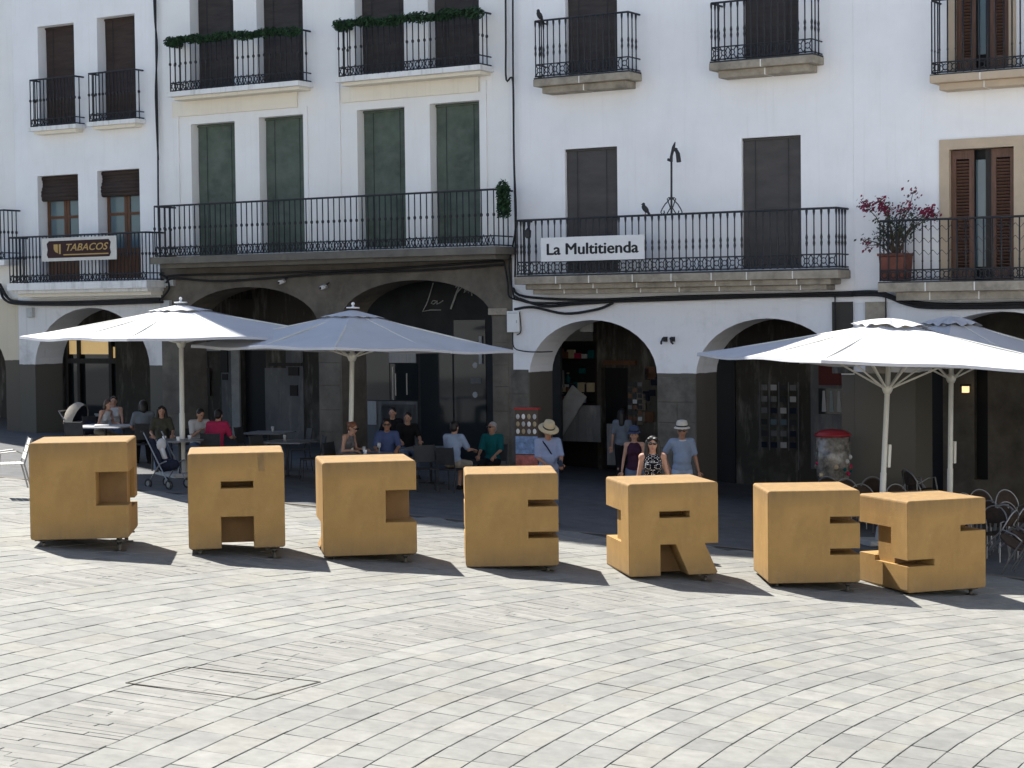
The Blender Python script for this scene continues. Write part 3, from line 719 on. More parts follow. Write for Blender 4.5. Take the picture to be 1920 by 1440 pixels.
# ---- middle building with green blinds
B2 = building('green_blind_house', 'wide white house with green blinds above two brown stone arches')
W2 = [(358, 438, -60, 165), (481, 568, -70, 158), (665, 757, -80, 136), (802, 898, -90, 126), (360, 442, 230, 480), (487, 570, 217, 472), (671, 760, 203, 464), (807, 900, 191, 456)]
zt2 = fz(640, 492)
wall('wall', 'white_old', B2, u_1, u_2 - .003, zt2, 27.2, [rect(*pxrect(*q)) for q in W2], zr=15.4)  # sloping top above view shaped so its shadow covers the street
for q in W2[:4]: blind(B2, *q, 'blind', .27)
for q in W2[4:]: blind(B2, *q, 'blind_green', .25)
shell(B2, u_1, u_2 - .003, zt2 - .05, 27.2, 15.4, 'white_old'); roof(B2, u_1, u_2, 27.2, 15.4)
ramp = [(-.07, .11, .07, 'slab_white'), (.02, .07, -.08, 'cream')]
for (x0, x1, yt0, yt1, yb0, yb1) in ((319, 557, 76, 58, 169, 154), (635, 897, 44, 25, 141, 124)):
    balcony(B2, x0, x1, yt0, yt1, yb0, yb1, .5, .155, slabs=ramp, frieze=.2)
    u0, u1, z0, z1 = pxrect(x0 + 6, x1 + 2, yb0 + 14, yb0 + 40)          # raised plaster panel framing the doors below
    k = MB(); k.box(u0, u1, -.05, -.002, z0 - .02, z1 + .02); k.build('lintel_band', 'cream', B2)
for (x0, x1, yt, yb) in ((331, 358, -60, 160), (572, 579, 200, 470), (634, 640, 150, 470), (905, 914, 150, 455), (331, 338, 205, 478)):
    u0, u1, z0, z1 = pxrect(x0, x1, yt, yb); k = MB(); k.box(u0, u1, -.035, -.002, z0, z1); k.build('plaster_strip', 'white_old', B2)
bal2, a2, c2, zb2, ztop2, zz2 = balcony(B2, 290, 926, 389, 353, 485, 457, .75, .155, slabs=[(-.08, .16, .08, 'dark_granite'), (.05, .10, -.12, 'dark_granite')], frieze=.21)
archA = arch_loop(fu(338, 0, 640), fu(597, 0, 640), -2, fz(470, 612), fz(470, 538))
archB = arch_loop(fu(640, 0, 640), fu(923, 0, 640), -2, fz(780, 600), fz(782, 525))
arcade(B2, 'soot', u_1, u_2 - .003, zt2 - .002, [archA, archB])
k = MB(); u0, u1, z0, z1 = pxrect(918, 957, 578, 590); k.box(u0, u1 - .06, -.06, -.002, z0, z1); k.build('pier_capital', 'granite', B2)
# coursed pier stones
for (xa, xb, y0_, y1_) in ((303, 338, 690, 900), (597, 640, 640, 900), (923, 955, 594, 900)):
    ua, ub = fu(xa, 0, 700) + .03, fu(xb, 0, 700) - .02; z = fz((xa + xb) / 2, y0_)
    while z > 0.4:
        h = R.uniform(.42, .6); k = MB(); k.slab(rect(ua, ub, z - h + .012, z), [], -.012, -.001, chamfer=.006); k.build('pier_stone', 'soot', B2); z -= h
# left arch: grey doors; right arch: dark bar front with a script sign
q1 = bx(452, 500, 640, 910); q2 = bx(432, 447, 640, 910)
back_wall(B2, fu(330, -3.5, 700) + .003, fu(618, -BACK, 700), zt2 - .06, [rect(*q1)], 'inner')
sf = link('entrance', None, B2, Matrix.Identity(4))
k = MB(); k.box(q1[0] - .02, q1[1] + .02, BACK + .2, BACK + .25, q1[2], q1[3] + .02); k.build('dark_door', 'black', sf)
for (x0, x1, yt, yb, m_) in ((418, 437, 640, 800, 'inner_grey'), (437, 452, 640, 860, 'concrete'), (500, 540, 690, 810, 'inner_grey'), (540, 572, 640, 880, 'inner_grey')):
    p = bx(x0, x1, yt, yb); k = MB(); k.box(p[0], p[1], BACK - .06, BACK - .002, p[2], p[3]); k.build('wall_panel', m_, sf)
for (x0, x1, yt, yb, m_) in ((418, 431, 652, 698, 'black'), (421, 430, 701, 712, 'black'), (545, 564, 688, 704, 'dark_wood'), (548, 562, 722, 742, 'dark_wood'), (388, 398, 690, 742, 'dark_wood'), (508, 570, 680, 686, 'dark_wood')):
    p = bx(x0, x1, yt, yb); k = MB(); k.box(p[0], p[1], BACK - .1, BACK - .062, p[2], p[3]); k.build('notice_board', m_, sf)
p = bx(388, 418, 648, 658); k = MB(); k.box(p[0], p[1], BACK - .12, BACK - .002, p[2], p[3]); k.build('door_lintel', 'curtain', sf)
p = bx(388, 391, 655, 860); k = MB(); k.box(p[0], p[1], BACK - .08, BACK - .002, p[2], p[3]); k.build('door_jamb', 'inner_grey', sf)
BB = 2.0                                       # the bar front stands closer to the street
ud0 = fu(680, -BB, 700)
k = MB(); k.box(ud0, u_2 - .01, BB, BB + .1, -1.5, zt2 - .06); k.build('bar_front', 'shop_dark', B2)
k = MB(); k.box(ud0 - .25, ud0 - .004, BB, BACK + .3, -1.5, zt2 - .06); k.build('bar_side_wall', 'inner', B2)
sf = link('bar_entrance', None, B2, Matrix.Identity(4))
def bb(x0, x1, yt, yb): return pxrect(x0, x1, yt, yb, -BB)
for (x0, x1, yt, yb, m_) in ((732, 782, 655, 680, 'curtain'), (690, 784, 752, 870, 'inner_grey'), (692, 708, 752, 796, 'curtain'), (717, 782, 758, 830, 'inner_grey'), (900, 906, 630, 682, 'curtain'), (884, 903, 708, 719, 'inner_grey')):
    p = bb(x0, x1, yt, yb); k = MB(); k.box(p[0], p[1], BB - .03, BB - .002 - .008 * (m_ == 'curtain'), p[2], p[3]); k.build('window_sticker', m_, sf, M=Matrix.Translation((0, -.03 if m_ == 'curtain' else 0, 0)))
for (x0, x1, yt, yb) in ((688, 731, 660, 750), (733, 784, 682, 750), (790, 850, 640, 860), (853, 912, 600, 860)):
    p = bb(x0, x1, yt, yb); k = MB(); k.box(p[0], p[1], BB - .02, BB - .004, p[2], p[3]); k.build('glass_panel', 'pane', sf)
for (x0, yt, yb) in ((737, 688, 750), (742, 700, 742), (763, 700, 740)):
    u0, z0 = fp(x0, yb, -BB + .08); z1 = fz(x0, yt, -BB + .08); k = MB(); k.tube([(u0, BB - .08, z0), (u0, BB - .08, z1)], .015, 6); k.build('door_handle', 'alu', sf)
for (x, y) in ((892, 685), (892, 740)):
    u0, z0 = fp(x, y, -BB); k = MB(); k.slab([(u0 + .07 * math.cos(i * .785), z0 + .07 * math.sin(i * .785)) for i in range(8)], [], BB - .03, BB - .021); k.build('round_sticker', 'grey_box', sf)
# handwritten sign "La Ph..." traced stroke by stroke
sgn = thing('script_sign', 'thin silver handwritten shop lettering on the dark bar front under the right stone arch', 'sign', FM)
def stroke(pts, r=.012):
    k = MB(); P = [(fp(580 + x / 3.79, 520 + y / 3.79, -BB + .06)) for x, y in pts]; k.tube([(a, BB - .06, z) for a, z in P], r, 5); k.build('letter_stroke', 'grey_box', sgn)
stroke([(880, 40), (860, 110), (838, 180), (805, 243), (860, 232), (935, 232)])
stroke([(905, 170), (880, 165), (865, 185), (885, 190), (912, 168), (905, 190), (930, 180), (950, 165)])
stroke([(1070, 50), (1050, 100), (1025, 170), (1005, 225)], .02); stroke([(1040, 70), (1075, 45), (1085, 70), (1050, 110)])
stroke([(1115, 65), (1100, 110), (1125, 85), (1130, 110), (1150, 80), (1155, 130)])
stroke([(1180, 110), (1200, 125), (1230, 140), (1280, 175)])

# ---- the white house with the shop sign
B3 = building('plain_white_house', 'plain white house with brown roller blinds and two white arches below')
W3 = [(1060, 1157, -90, 137), (1393, 1497, -100, 108), (1060, 1158, 277, 512), (1391, 1502, 256, 502)]
zt3 = fz(1280, 560)
wall('wall', 'white', B3, u_2, u_3 - .003, zt3, 13.2, [rect(*pxrect(*q)) for q in W3], zr=12.4)
for q in W3[:2]: blind(B3, *q, 'blind', .10)
for q in W3[2:]: blind(B3, *q, 'blind_grey', .07)
arch3 = arch_loop(fu(993, 0, 700), fu(1232, 0, 700), -2, fz(1110, 703), fz(1110, 600))
arch4 = arch_loop(fu(1305, 0, 700), fu(1578, 0, 700), -2, fz(1440, 706), fz(1440, 597))
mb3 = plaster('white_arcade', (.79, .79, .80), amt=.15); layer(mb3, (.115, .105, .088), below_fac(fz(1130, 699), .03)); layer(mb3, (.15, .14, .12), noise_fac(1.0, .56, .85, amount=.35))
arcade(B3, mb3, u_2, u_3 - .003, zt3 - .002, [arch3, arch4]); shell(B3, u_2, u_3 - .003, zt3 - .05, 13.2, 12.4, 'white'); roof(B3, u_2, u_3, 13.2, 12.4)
for (x0, x1, yt0, yt1, yb0, yb1) in ((1004, 1178, 38, 24, 144, 132), (1334, 1522, 4, -11, 114, 99)):
    bal, a, c, zb, zt, z = balcony(B3, x0, x1, yt0, yt1, yb0, yb1, .5, .145, 'spindle', slabs=[(-.03, .03, .03, 'iron')], frieze=.26)
    stone_slab(bal, a - .04, c + .04, z, .5, [(0, .15, .05), (.14, .14, -.08)], 2)
bal3, a3, c3, zb3, zt3b, z3 = balcony(B3, 970, 1568, 414, 389, 517, 500, .6, .15, 'spindle', slabs=[(-.02, .03, .02, 'iron')], frieze=.26)
stone_slab(bal3, a3 - .05, c3 + .05, z3, .6, [(0, .16, .06), (.2, .11, -.06), (.32, .10, -.16)], 8)
K['pier'] = mat('grey_pier_stone', (.125, .115, .098), .95, .35, 2.5, bump=.35, bscale=25); layer(K['pier'], (.06, .055, .05), noise_fac(1.6, .5, .75, amount=.6)); layer(K['pier'], (.21, .195, .17), noise_fac(3.0, .58, .8, amount=.5))
for (xa, xb, yt) in ((958, 993, 693), (1232, 1305, 707)):
    ua, ub = fu(xa, 0, 760) + .01, fu(xb, 0, 760) - .01; z = fz((xa + xb) / 2, yt)
    while z > -.2:
        h = R.uniform(.4, .62); k = MB(); cut = [ua, ub] if ub - ua < .6 or R.random() < .4 else [ua, ua + (ub - ua) * R.uniform(.35, .65), ub]
        for a, c in zip(cut, cut[1:]): k = MB(); k.slab(rect(a + .005, c - .005, z - h + .01, z), [], -.014, -.001, chamfer=.007); k.build('pier_stone', 'pier', B3)
        z -= h
# interior of the souvenir shop arch
q = bx(1000, 1120, 640, 900); qd = bx(1128, 1178, 690, 900)
back_wall(B3, u_2, u_3 - .003, zt3 - .06, [rect(*q), rect(*qd)], 'inner')
sf = link('shop_front', None, B3, Matrix.Identity(4))
k = MB(); k.box(q[0], q[1], BACK + .2, BACK + .25, q[2], q[3]); k.box(qd[0], qd[1], BACK + .2, BACK + .25, qd[2], qd[3]); k.build('dark_room', 'black', sf)
k = MB(); k.slab(rect(*q), [rect(q[0] + .08, q[1] - .08, q[2] + 1.0, q[3] - .08)], BACK + .05, BACK + .12); k.build('window_frame', 'dark_wood', sf)
for zz in (1.25, 1.75, 2.2):
    k = MB(); k.box(q[0] + .1, q[1] - .1, BACK + .08, BACK + .19, q[2] + zz, q[2] + zz + .04); k.build('shelf', 'dark_wood', sf)
p = bx(1030, 1092, 720, 830, -2.6); k = MB()
M_ = Matrix.Translation(((p[0] + p[1]) / 2, 2.6, (p[2] + p[3]) / 2)) @ Matrix.Rotation(.62, 4, 'Y'); k.obox(M_, .45, .04, 1.25); k.build('leaning_panel', 'concrete', sf)
p = bx(1050, 1125, 760, 828, -2.7); k = MB(); k.box(p[0], p[1], 2.7, 2.75, p[2], p[3]); k.build('counter_panel', 'inner_grey', sf)
p = bx(1138, 1160, 795, 872, -2.4); k = MB(); k.box(p[0], p[1], 2.4, 2.46, p[2], p[3]); k.build('notice_board', 'inner_grey', sf)
p = bx(1036, 1058, 694, 722); k = MB(); k.box(p[0], p[1], BACK - .04, BACK - .002, p[2], p[3]); k.build('notice', 'inner_grey', sf)
p = bx(1135, 1195, 676, 684); k = MB(); k.box(p[0], p[1], BACK - .1, BACK - .002, p[2], p[3]); k.build('door_lintel', 'wood', sf)
p = bx(1088, 1110, 606, 622, -1.2); k = MB(); k.box(p[0], p[1], 1.2, 1.26, p[2], p[3]); k.build('hanging_lamp_box', 'curtain', sf)
for (x, y, wd, hh, mm) in [(R.uniform(1006, 1112), R.choice((672, 700, 735, 752, 770)), R.uniform(.08, .22), R.uniform(.1, .24), R.choice(['curtain', 'terracotta', 'navy', 'straw', 'teal_shirt', 'wood', 'white_shirt', 'pink_shirt'])) for _ in range(34)]:
    a, z = fp(x, y, -BACK); k = MB(); k.slab(rect(a, a + wd, z, z + hh), [], BACK - .03 + R.uniform(0, .02), BACK + .04, chamfer=.005); k.build('displayed_goods', mm, sf)
for (x, y, hh) in [(R.uniform(1185, 1228), R.uniform(700, 800), R.uniform(.12, .3)) for _ in range(12)]:
    a, z = fp(x, y, -BACK); k = MB(); k.slab(rect(a, a + R.uniform(.1, .25), z, z + hh), [], BACK - .06, BACK - .002, chamfer=.005); k.build('wall_goods', R.choice(['inner_grey', 'navy', 'wood', 'shop_dark', 'khaki']), sf)
# second arch: niche, poster window and door
q = bx(1337, 1380, 670, 920); k = MB(); k.box(q[0], q[1], BACK - .05, BACK - .002, q[2], q[3]); k.build('dark_doorway', 'black', B3)
pw = link('poster_window', None, B3, Matrix.Identity(4))
q = bx(1522, 1592, 640, 880); k = MB(); k.box(q[0], q[1], BACK - .06, BACK - .002, q[2], q[3]); k.build('surround', 'inner_grey', pw)
q = bx(1538, 1584, 728, 776); k = MB(); k.box(q[0], q[1], BACK - .1, BACK - .062, q[2], q[3]); k.build('pane', 'pane', pw)
for i in range(4):
    k = MB(); a = q[0] + .08 + i * .17; k.slab([(a, q[2] + .05), (a + .1, q[2] + .05), (a + .07, q[3] - .05), (a + .02, q[3] - .05)], [], BACK - .112, BACK - .101); k.build('bottle_picture', ['curtain', 'pane_blue', 'concrete', 'pane_blue'][i], pw)
q = bx(1538, 1584, 640, 722); k = MB(); k.box(q[0], q[1], BACK - .1, BACK - .062, q[2], q[3]); k.build('red_panel', mat('dull_red_board', (.10, .02, .018), .7), pw)

# ---- right-hand building with stone door frames
B4 = building('stone_frame_house', 'white house at the right edge with beige stone door frames and wooden shutters')
W4 = [(1762, 1921, 258, 530), (1778, 1905, -110, 130)]
zt4 = fz(1780, 566)
wall('wall', 'white', B4, u_3, u_r, zt4, 11.6, [rect(*pxrect(*q)) for q in W4], zr=11.4)
arch5 = arch_loop(fu(1716, 0, 700), fu(2045, 0, 700), -2, fz(1880, 690), fz(1880, 584))
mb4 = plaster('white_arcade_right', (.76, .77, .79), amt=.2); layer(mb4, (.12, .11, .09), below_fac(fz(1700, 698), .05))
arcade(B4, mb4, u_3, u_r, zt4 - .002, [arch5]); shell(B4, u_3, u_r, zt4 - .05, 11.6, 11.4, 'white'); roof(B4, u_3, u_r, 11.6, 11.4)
for (x0, x1, yt, yb) in ((1562, 1600, 566, 700), (1624, 1662, 566, 700)):
    u0, u1, z0, z1 = pxrect(x0, x1, yt, yb); k = MB(); k.box(u0, u1, -.05, -.002, z0, z1); k.build('rain_pipe_pier', 'granite' if x0 > 1600 else 'inner', B4)
def shuttered(parent, x0, x1, yt, yb, fr):
    u0, u1, z0, z1 = pxrect(x0, x1, yt, yb); d = link('shuttered_door', None, parent, Matrix.Identity(4))
    k = MB(); k.slab(rect(u0 + .002, u1 - .002, z0, z1 - .002), [rect(u0 + fr, u1 - fr, z0 + .001, z1 - fr)], -.03, .25); k.build('stone_frame', 'sandstone', d)
    a, c = u0 + fr, u1 - fr; y = .08
    k = MB(); k.box(a, c, .3, .32, z0, z1 - fr); k.build('dark_room', 'black', d)
    k = MB(); k.box(a + (c - a) * .36, a + (c - a) * .52, .2, .21, z0 + .3, z1 - fr - .2); k.build('pane', 'pane_blue', d)
    k = MB(); k.box(a + (c - a) * .52, a + (c - a) * .62, .17, .22, z0, z1 - fr); k.build('inner_leaf', 'dark_wood', d)
    for (p, q_) in ((a + .01, a + (c - a) * .36), (a + (c - a) * .63, c - .01)):
        k = MB(); f = .09; k.slab(rect(p, q_, z0 + .03, z1 - fr - .02), [rect(p + f, q_ - f, z0 + .25, z1 - fr - .18)], y, y + .045); sh = k.build('shutter', 'shutter', d)
        k = MB(); z = z0 + .27
        while z < z1 - fr - .2:
            M_ = Matrix.Translation(((p + q_) / 2, y + .025, z)) @ Matrix.Rotation(-.6, 4, 'X'); k.obox(M_, q_ - p - 2 * f, .06, .012); z += .06
        k.build('louvre_slats', 'shutter', d)
shuttered(B4, *W4[0], .19); shuttered(B4, *W4[1], .13)
bal, a, c, zb, zt, z = balcony(B4, 1747, 2120, -10, -24, 133, 116, .5, .15, 'plain', slabs=[(-.03, .02, .03, 'iron')], frieze=.2, ring=True)
stone_slab(bal, a - .03, c + .03, z, .5, [(0, .14, .05), (.14, .13, -.08)], 4, 'sandstone')
bal4, a4, c4, zb4, zt4b, z = balcony(B4, 1650, 2140, 412, 400, 526, 520, .6, .165, 'plain', slabs=[(-.03, .02, .03, 'iron')], frieze=.2, ring=True)
k = MB(); n = int((c4 - a4) / .165)
for i in range(n):
    p = a4 + (c4 - a4) * i / n; q = a4 + (c4 - a4) * (i + 1) / n; h = zt4b - zb4
    for zz in (.42, .62, .82): k.tube([(p, -.6, zb4 + h * (zz + .08)), ((p + q) / 2, -.6, zb4 + h * zz), (q, -.6, zb4 + h * (zz + .08))], .006, 4)
tag(k.build('scroll_work', 'iron', bal4), kind='stuff')
stone_slab(bal4, a4 - .03, c4 + .03, z, .6, [(0, .17, .05), (.3, .16, -.1)], 5, 'granite')
back_wall(B4, u_3, u_r, zt4 - .06, [rect(*bx(1690, 1768, 660, 920)), rect(*bx(1826, 1852, 640, 900))], 'soot')
k = MB(); q = bx(1690, 1768, 660, 920); k.box(q[0], q[1], BACK + .2, BACK + .25, q[2], q[3]); k.build('dark_doorway', 'black', B4)
k = MB(); q = bx(1826, 1852, 640, 900); k.box(q[0], q[1], BACK + .2, BACK + .25, q[2], q[3]); k.build('narrow_doorway', 'black', B4)
# lit lantern on the arcade wall
lan = thing('wall_lantern', 'small lit square lantern on the dark arcade wall behind the right parasol poles', 'lantern', FM)
p = bx(1806, 1816, 724, 736, -BACK + .25); k = MB(); k.box(p[0], p[1], BACK - .33, BACK - .2, p[2], p[3]); k.build('lamp_glass', 'lit_lamp', lan)
k = MB(); k.box(p[0] - .03, p[1] + .03, BACK - .36, BACK - .17, p[3] + .002, p[3] + .04); k.box(p[0] + .04, p[1] - .04, BACK - .19, BACK, p[2] + .02, p[2] + .05); k.build('lamp_cap', 'iron', lan)

# ---- chimneys / party wall piers are out of frame; cables and fittings on the fronts
def cable(label, paths, r=.03, out=.09, cat='cable'):
    t = thing('cable_bundle', label, cat, FM)
    for pts in paths:
        P = []
        for (x, y) in pts:
            u, z = fp(x, y, out); P.append(Vector((u, -out - R.uniform(0, .02), z)))
        Q = []                                  # smooth by Catmull-Rom
        for i in range(len(P) - 1):
            p0, p1, p2, p3 = P[max(i - 1, 0)], P[i], P[i + 1], P[min(i + 2, len(P) - 1)]
            for s_ in range(5):
                t_ = s_ / 5; Q.append(.5 * ((2 * p1) + (p2 - p0) * t_ + (2 * p0 - 5 * p1 + 4 * p2 - p3) * t_ ** 2 + (3 * p1 - p0 - 3 * p2 + p3) * t_ ** 3))
        Q.append(P[-1]); k = MB(); k.tube(Q, r * .72, 6); k.build('cable', 'cable', t, smooth=True)
cable('thick black cable bundle under the balcony with the tobacco banner', [[(0, 532), (12, 556), (40, 566), (150, 566), (300, 560)], [(0, 540), (10, 562), (40, 570), (150, 571), (306, 566)], [(2, 536), (20, 563), (60, 570), (160, 569), (300, 563)]], .045, .12)
cable('black cable running down the wall between narrow and green-blind houses', [[(292, -20), (293, 100), (296, 250), (298, 400), (301, 482)], [(288, -20), (291, 40), (295, 90), (292, 180), (297, 300)]], .03)
cable('black cables under the balcony of the green-blind house', [[(310, 520), (340, 516), (500, 512), (700, 505), (900, 492), (945, 488)], [(312, 530), (330, 522), (420, 527), (600, 514), (800, 506), (945, 496)], [(300, 515), (312, 520), (318, 540), (305, 558), (298, 562)]], .035, .1)
cable('tall black cables and pipe down the wall left of the shop sign', [[(948, -20), (949, 80), (950, 150), (962, 152), (964, 280), (967, 430), (966, 520)], [(962, -20), (963, 150), (964, 300), (968, 420), (955, 500), (965, 560)], [(945, 490), (952, 530), (955, 556), (975, 563)]], .028)
cable('thick black cable bundle across the front above the two white arches', [[(962, 540), (985, 556), (1100, 562), (1280, 556), (1480, 552), (1600, 550)], [(965, 555), (1000, 568), (1120, 566), (1260, 562), (1450, 556), (1600, 554)], [(975, 560), (1020, 574), (1080, 570), (1160, 565), (1300, 558), (1600, 548)], [(965, 580), (1000, 576), (1060, 588), (1120, 580), (1150, 568)]], .04, .1)
cable('thick black cables under the flower balcony at the right', [[(1600, 548), (1650, 548), (1690, 562), (1740, 573), (1850, 575), (1990, 570)], [(1600, 553), (1655, 554), (1700, 570), (1760, 577), (1990, 575)], [(1600, 551), (1650, 551), (1710, 566), (1800, 571), (1990, 566)]], .045, .12)
cable('black cable looping from the meter box across the first white arch', [[(962, 622), (964, 650), (980, 658), (1010, 660), (1037, 659)], [(975, 585), (977, 620), (970, 628)]], .018, .06)
cable('black wires hanging down beside the arcade pier at the right', [[(1566, 552), (1567, 640)], [(1661, 556), (1662, 610)]], .02, .06)
def fitting(name, label, cat, x, y, size, m, out=.001, group=None):
    u, z = fp(x, y); t = thing(name, label, cat, FM @ Matrix.Translation((u, -out, z)), group); k = MB(); sx, sy, sz = size
    k.slab(rect(-sx / 2, sx / 2, -sz / 2, sz / 2), [], -sy, 0, chamfer=.008); k.build('housing', m, t)
    k = MB(); k.box(-sx / 2 + .03, sx / 2 - .03, -sy - .004, -sy - .0005, sz / 2 - .05, sz / 2 - .035); k.box(sx / 2 - .06, sx / 2 - .04, -sy - .012, -sy - .0005, -.03, .03); k.build('lid_catch', 'grey_box', t); return t
fitting('meter_box', 'white meter box on the pier left of the first white arch', 'box', 966, 603, (.30, .1, .45), 'white_plastic')
fitting('junction_box', 'white junction box on the pier above the leftmost parasol', 'box', 314, 575, (.28, .1, .3), 'grey_box')
fitting('junction_box', 'grey junction box below the left end of the long balcony', 'box', 321, 530, (.28, .1, .16), 'grey_box')
fitting('junction_box', 'pale junction box with a blue sticker left of the leftmost arch', 'box', 60, 586, (.2, .1, .24), 'grey_box')
for (x, y, lab) in ((537, 527, 'small white floodlight on the brown render above the left stone arch'), (615, 537, 'small white and black camera between the two stone arches')):
    u, z = fp(x, y); t = thing('security_camera', lab, 'camera', FM @ Matrix.Translation((u, 0, z)), 'small devices on the stone arches')
    k = MB(); k.cap((0, -.24, -.03), .05, (0, -.1, .0), .05, 8); k.build('body', 'white_plastic', t, True)
    k = MB(); k.tube([(0, -.12, .0), (.03, -.05, .06), (.03, 0, .08)], .018, 6); k.ball((0, -.285, -.04), .028, 8); k.build('bracket', 'iron', t)
for i, x in enumerate((1248, 1262)):
    u, z = fp(x, 636); t = thing('wall_hook', ['left', 'right'][i] + ' one of two black iron hooks between the white arches', 'hook', FM @ Matrix.Translation((u, 0, z)), 'iron hooks between the arches')
    k = MB(); k.tube([(0, 0, 0), (0, -.12, .02), (.03 * (1 - 2 * (i == 0)), -.14, -.06), (.05 * (1 - 2 * (i == 0)), -.1, -.09)], .022, 6); k.lathe([(.05, -.05), (.05, .05)], 8, (0, -.01, 0)); k.build('hook', 'iron', t)
# ---- signs on the railings
def sign_plate(name, label, x0, x1, y0a, y0b, y1a, y1b, out, m, bow=0):
    ua, za = fp(x0, y0a, out); ub, zb_ = fp(x1, y0b, out); uc, zc = fp(x0, y1a, out); ud, zd = fp(x1, y1b, out)
    t = thing(name, label, 'sign', FM @ Matrix.Translation((ua, -out, (za + zc) / 2)))
    w_ = ub - ua; h = ((za - zc) + (zb_ - zd)) / 2; k = MB()
    k.slab(rect(0, w_, -h / 2, h / 2), [], -.012, .012, chamfer=.003); k.build('board', m, t); return t, w_, h
t, w_, h = sign_plate('shop_sign', 'white shop sign with bold black lettering on the balcony rail', 1014, 1208, 446, 440, 491, 486, .66, K['white_plastic'])
me = text_mesh('La Multitienda', h * .60, extrude=.0015); me.materials.append(K['black'])
xs = [v.co.x for v in me.vertices]; s_ = w_ * .88 / (max(xs) - min(xs))
for dx, dz, dy in ((-.011, 0, 0), (.011, 0, .0004), (0, .006, .0008), (0, -.006, .0012)):   # heavy weight
    link('lettering', me, t, Matrix.Translation((w_ / 2 + dx, -.0145 - dy, -h * .02 + dz)) @ Matrix.Rotation(math.pi / 2, 4, 'X') @ Matrix.Diagonal((s_, 1.1, 1, 1)))
t, w_, h = sign_plate('tobacco_banner', 'pale cloth banner with dark tobacco logo on the leftmost balcony', 78, 218, 447, 441, 491, 485, .68, mat('pale_banner', (.62, .60, .55), .8, .1, 4))
k = MB(); k.slab([(.22, -h * .36), (w_ - .22, -h * .36), (w_ - .17, -h * .2), (w_ - .2, 0), (w_ - .17, h * .25), (w_ - .24, h * .37), (.26, h * .37), (.18, h * .25), (.21, 0), (.18, -h * .22)], [], -.016, -.0125); k.build('logo_panel', mat('dark_brown_print', (.035, .012, .012), .7), t)
gold = mat('gold_print', (.45, .30, .11), .7)
me = text_mesh('TABACOS', h * .42, bold=.003, shear=.3, extrude=.0015); me.materials.append(gold); xs = [v.co.x for v in me.vertices]; s_ = (w_ * .56) / (max(xs) - min(xs))
link('lettering', me, t, Matrix.Translation((w_ * .60, -.0185, h * .06)) @ Matrix.Rotation(math.pi / 2, 4, 'X') @ Matrix.Diagonal((s_, 1, 1, 1)))
k = MB(); k.box(w_ * .3, w_ * .9, -.0195, -.017, -h * .26, -h * .21)
k.slab([(w_ * .17, h * .22), (w_ * .17, h * .02), (w_ * .19, -h * .1), (w_ * .225, -h * .16), (w_ * .225, h * .22)], [], -.0195, -.017); k.slab([(w_ * .24, h * .22), (w_ * .24, -h * .2), (w_ * .265, -h * .2), (w_ * .265, h * .22)], [], -.0195, -.017); k.build('logo_mark', gold, t)
# ---- street-lamp bracket, lantern, birds on the long railing
t = thing('iron_lamp_bracket', 'tall black iron lamp bracket with scrolls standing on the shop balcony rail', 'lamp bracket', FM)
def F(x, y, o=.6): u, z = fp(x, y, o); return (u, -o, z)
k = MB(); k.tube([F(1259, 402), F(1259, 303)], .022, 6); k.build('post', 'iron', t)
k = MB(); k.tube([F(1258, 303), F(1259, 292), F(1263, 276), F(1266, 266)], [.04, .03, .035, .01], 6); k.tube([F(1266, 278), F(1271, 288), F(1273, 304)], [.03, .045, .05], 6); k.tube([F(1252, 299), F(1260, 302)], .03, 6); k.lathe([(.05, -.03), (.05, .03)], 8, F(1266, 281)); k.build('hook_head', 'iron', t)
k = MB()
for s_ in (-1, 1):
    k.tube([F(1259 + s_ * dx, y) for dx, y in ((2, 370), (6, 377), (12, 383), (17, 391), (20, 398), (17, 402), (13, 399), (14, 395))], .012, 5)
    k.tube([F(1259 + s_ * dx, y) for dx, y in ((0, 376), (5, 370), (8, 373), (6, 378), (2, 390), (8, 400))], .012, 5)
k.build('scrolls', 'iron', t)
def pigeon(label, x, y, out, yaw):
    u, z = fp(x, y, out); t = thing('pigeon', label, 'bird', FM @ Matrix.Translation((u, -out, z)) @ Matrix.Rotation(yaw, 4, 'Z'), 'birds perched on the railings')
    k = MB(); Mx = Matrix.Rotation(.9, 3, 'Y'); k.ball((0, 0, .12), (.10, .055, .055), 10, Mx); k.ball((-.035, 0, .215), .034, 8); k.tube([(-.03, 0, .16), (-.035, 0, .21)], [.045, .03], 8); k.tube([(.05, 0, .06), (.11, 0, -.03)], [.03, .02], 6)
    k.build('body', mat('dark_pigeon', (.03, .032, .036), .7), t, True)
    k = MB(); k.tube([(-.065, 0, .212), (-.09, 0, .204)], [.009, .002], 5); k.build('beak', 'iron', t)
    for s_ in (-1, 1): k = MB(); k.tube([(0, .02 * s_, .07), (0, .02 * s_, .0), (-.03, .02 * s_, -.002)], .005, 4); k.build('leg', 'terracotta', t)
pigeon('dark pigeon on the rail right of the shop sign', 1210, 403, .6, .3); pigeon('dark pigeon on the corner of the upper balcony above the shop sign', 1012, 40, .5, 1.2)
u, z = fp(992, 438, .62); t = thing('small_lantern', 'small black lantern on the railing left of the shop sign', 'lantern', FM @ Matrix.Translation((u, -.66, z)))
k = MB(); k.lathe([(.03, -.1), (.06, -.08), (.07, .06), (.03, .1), (.01, .13)], 8); k.build('lamp_body', 'iron', t); k = MB(); k.tube([(0, 0, .12), (0, .03, .16), (0, .06, .12)], .01, 5); k.build('hook', 'iron', t)
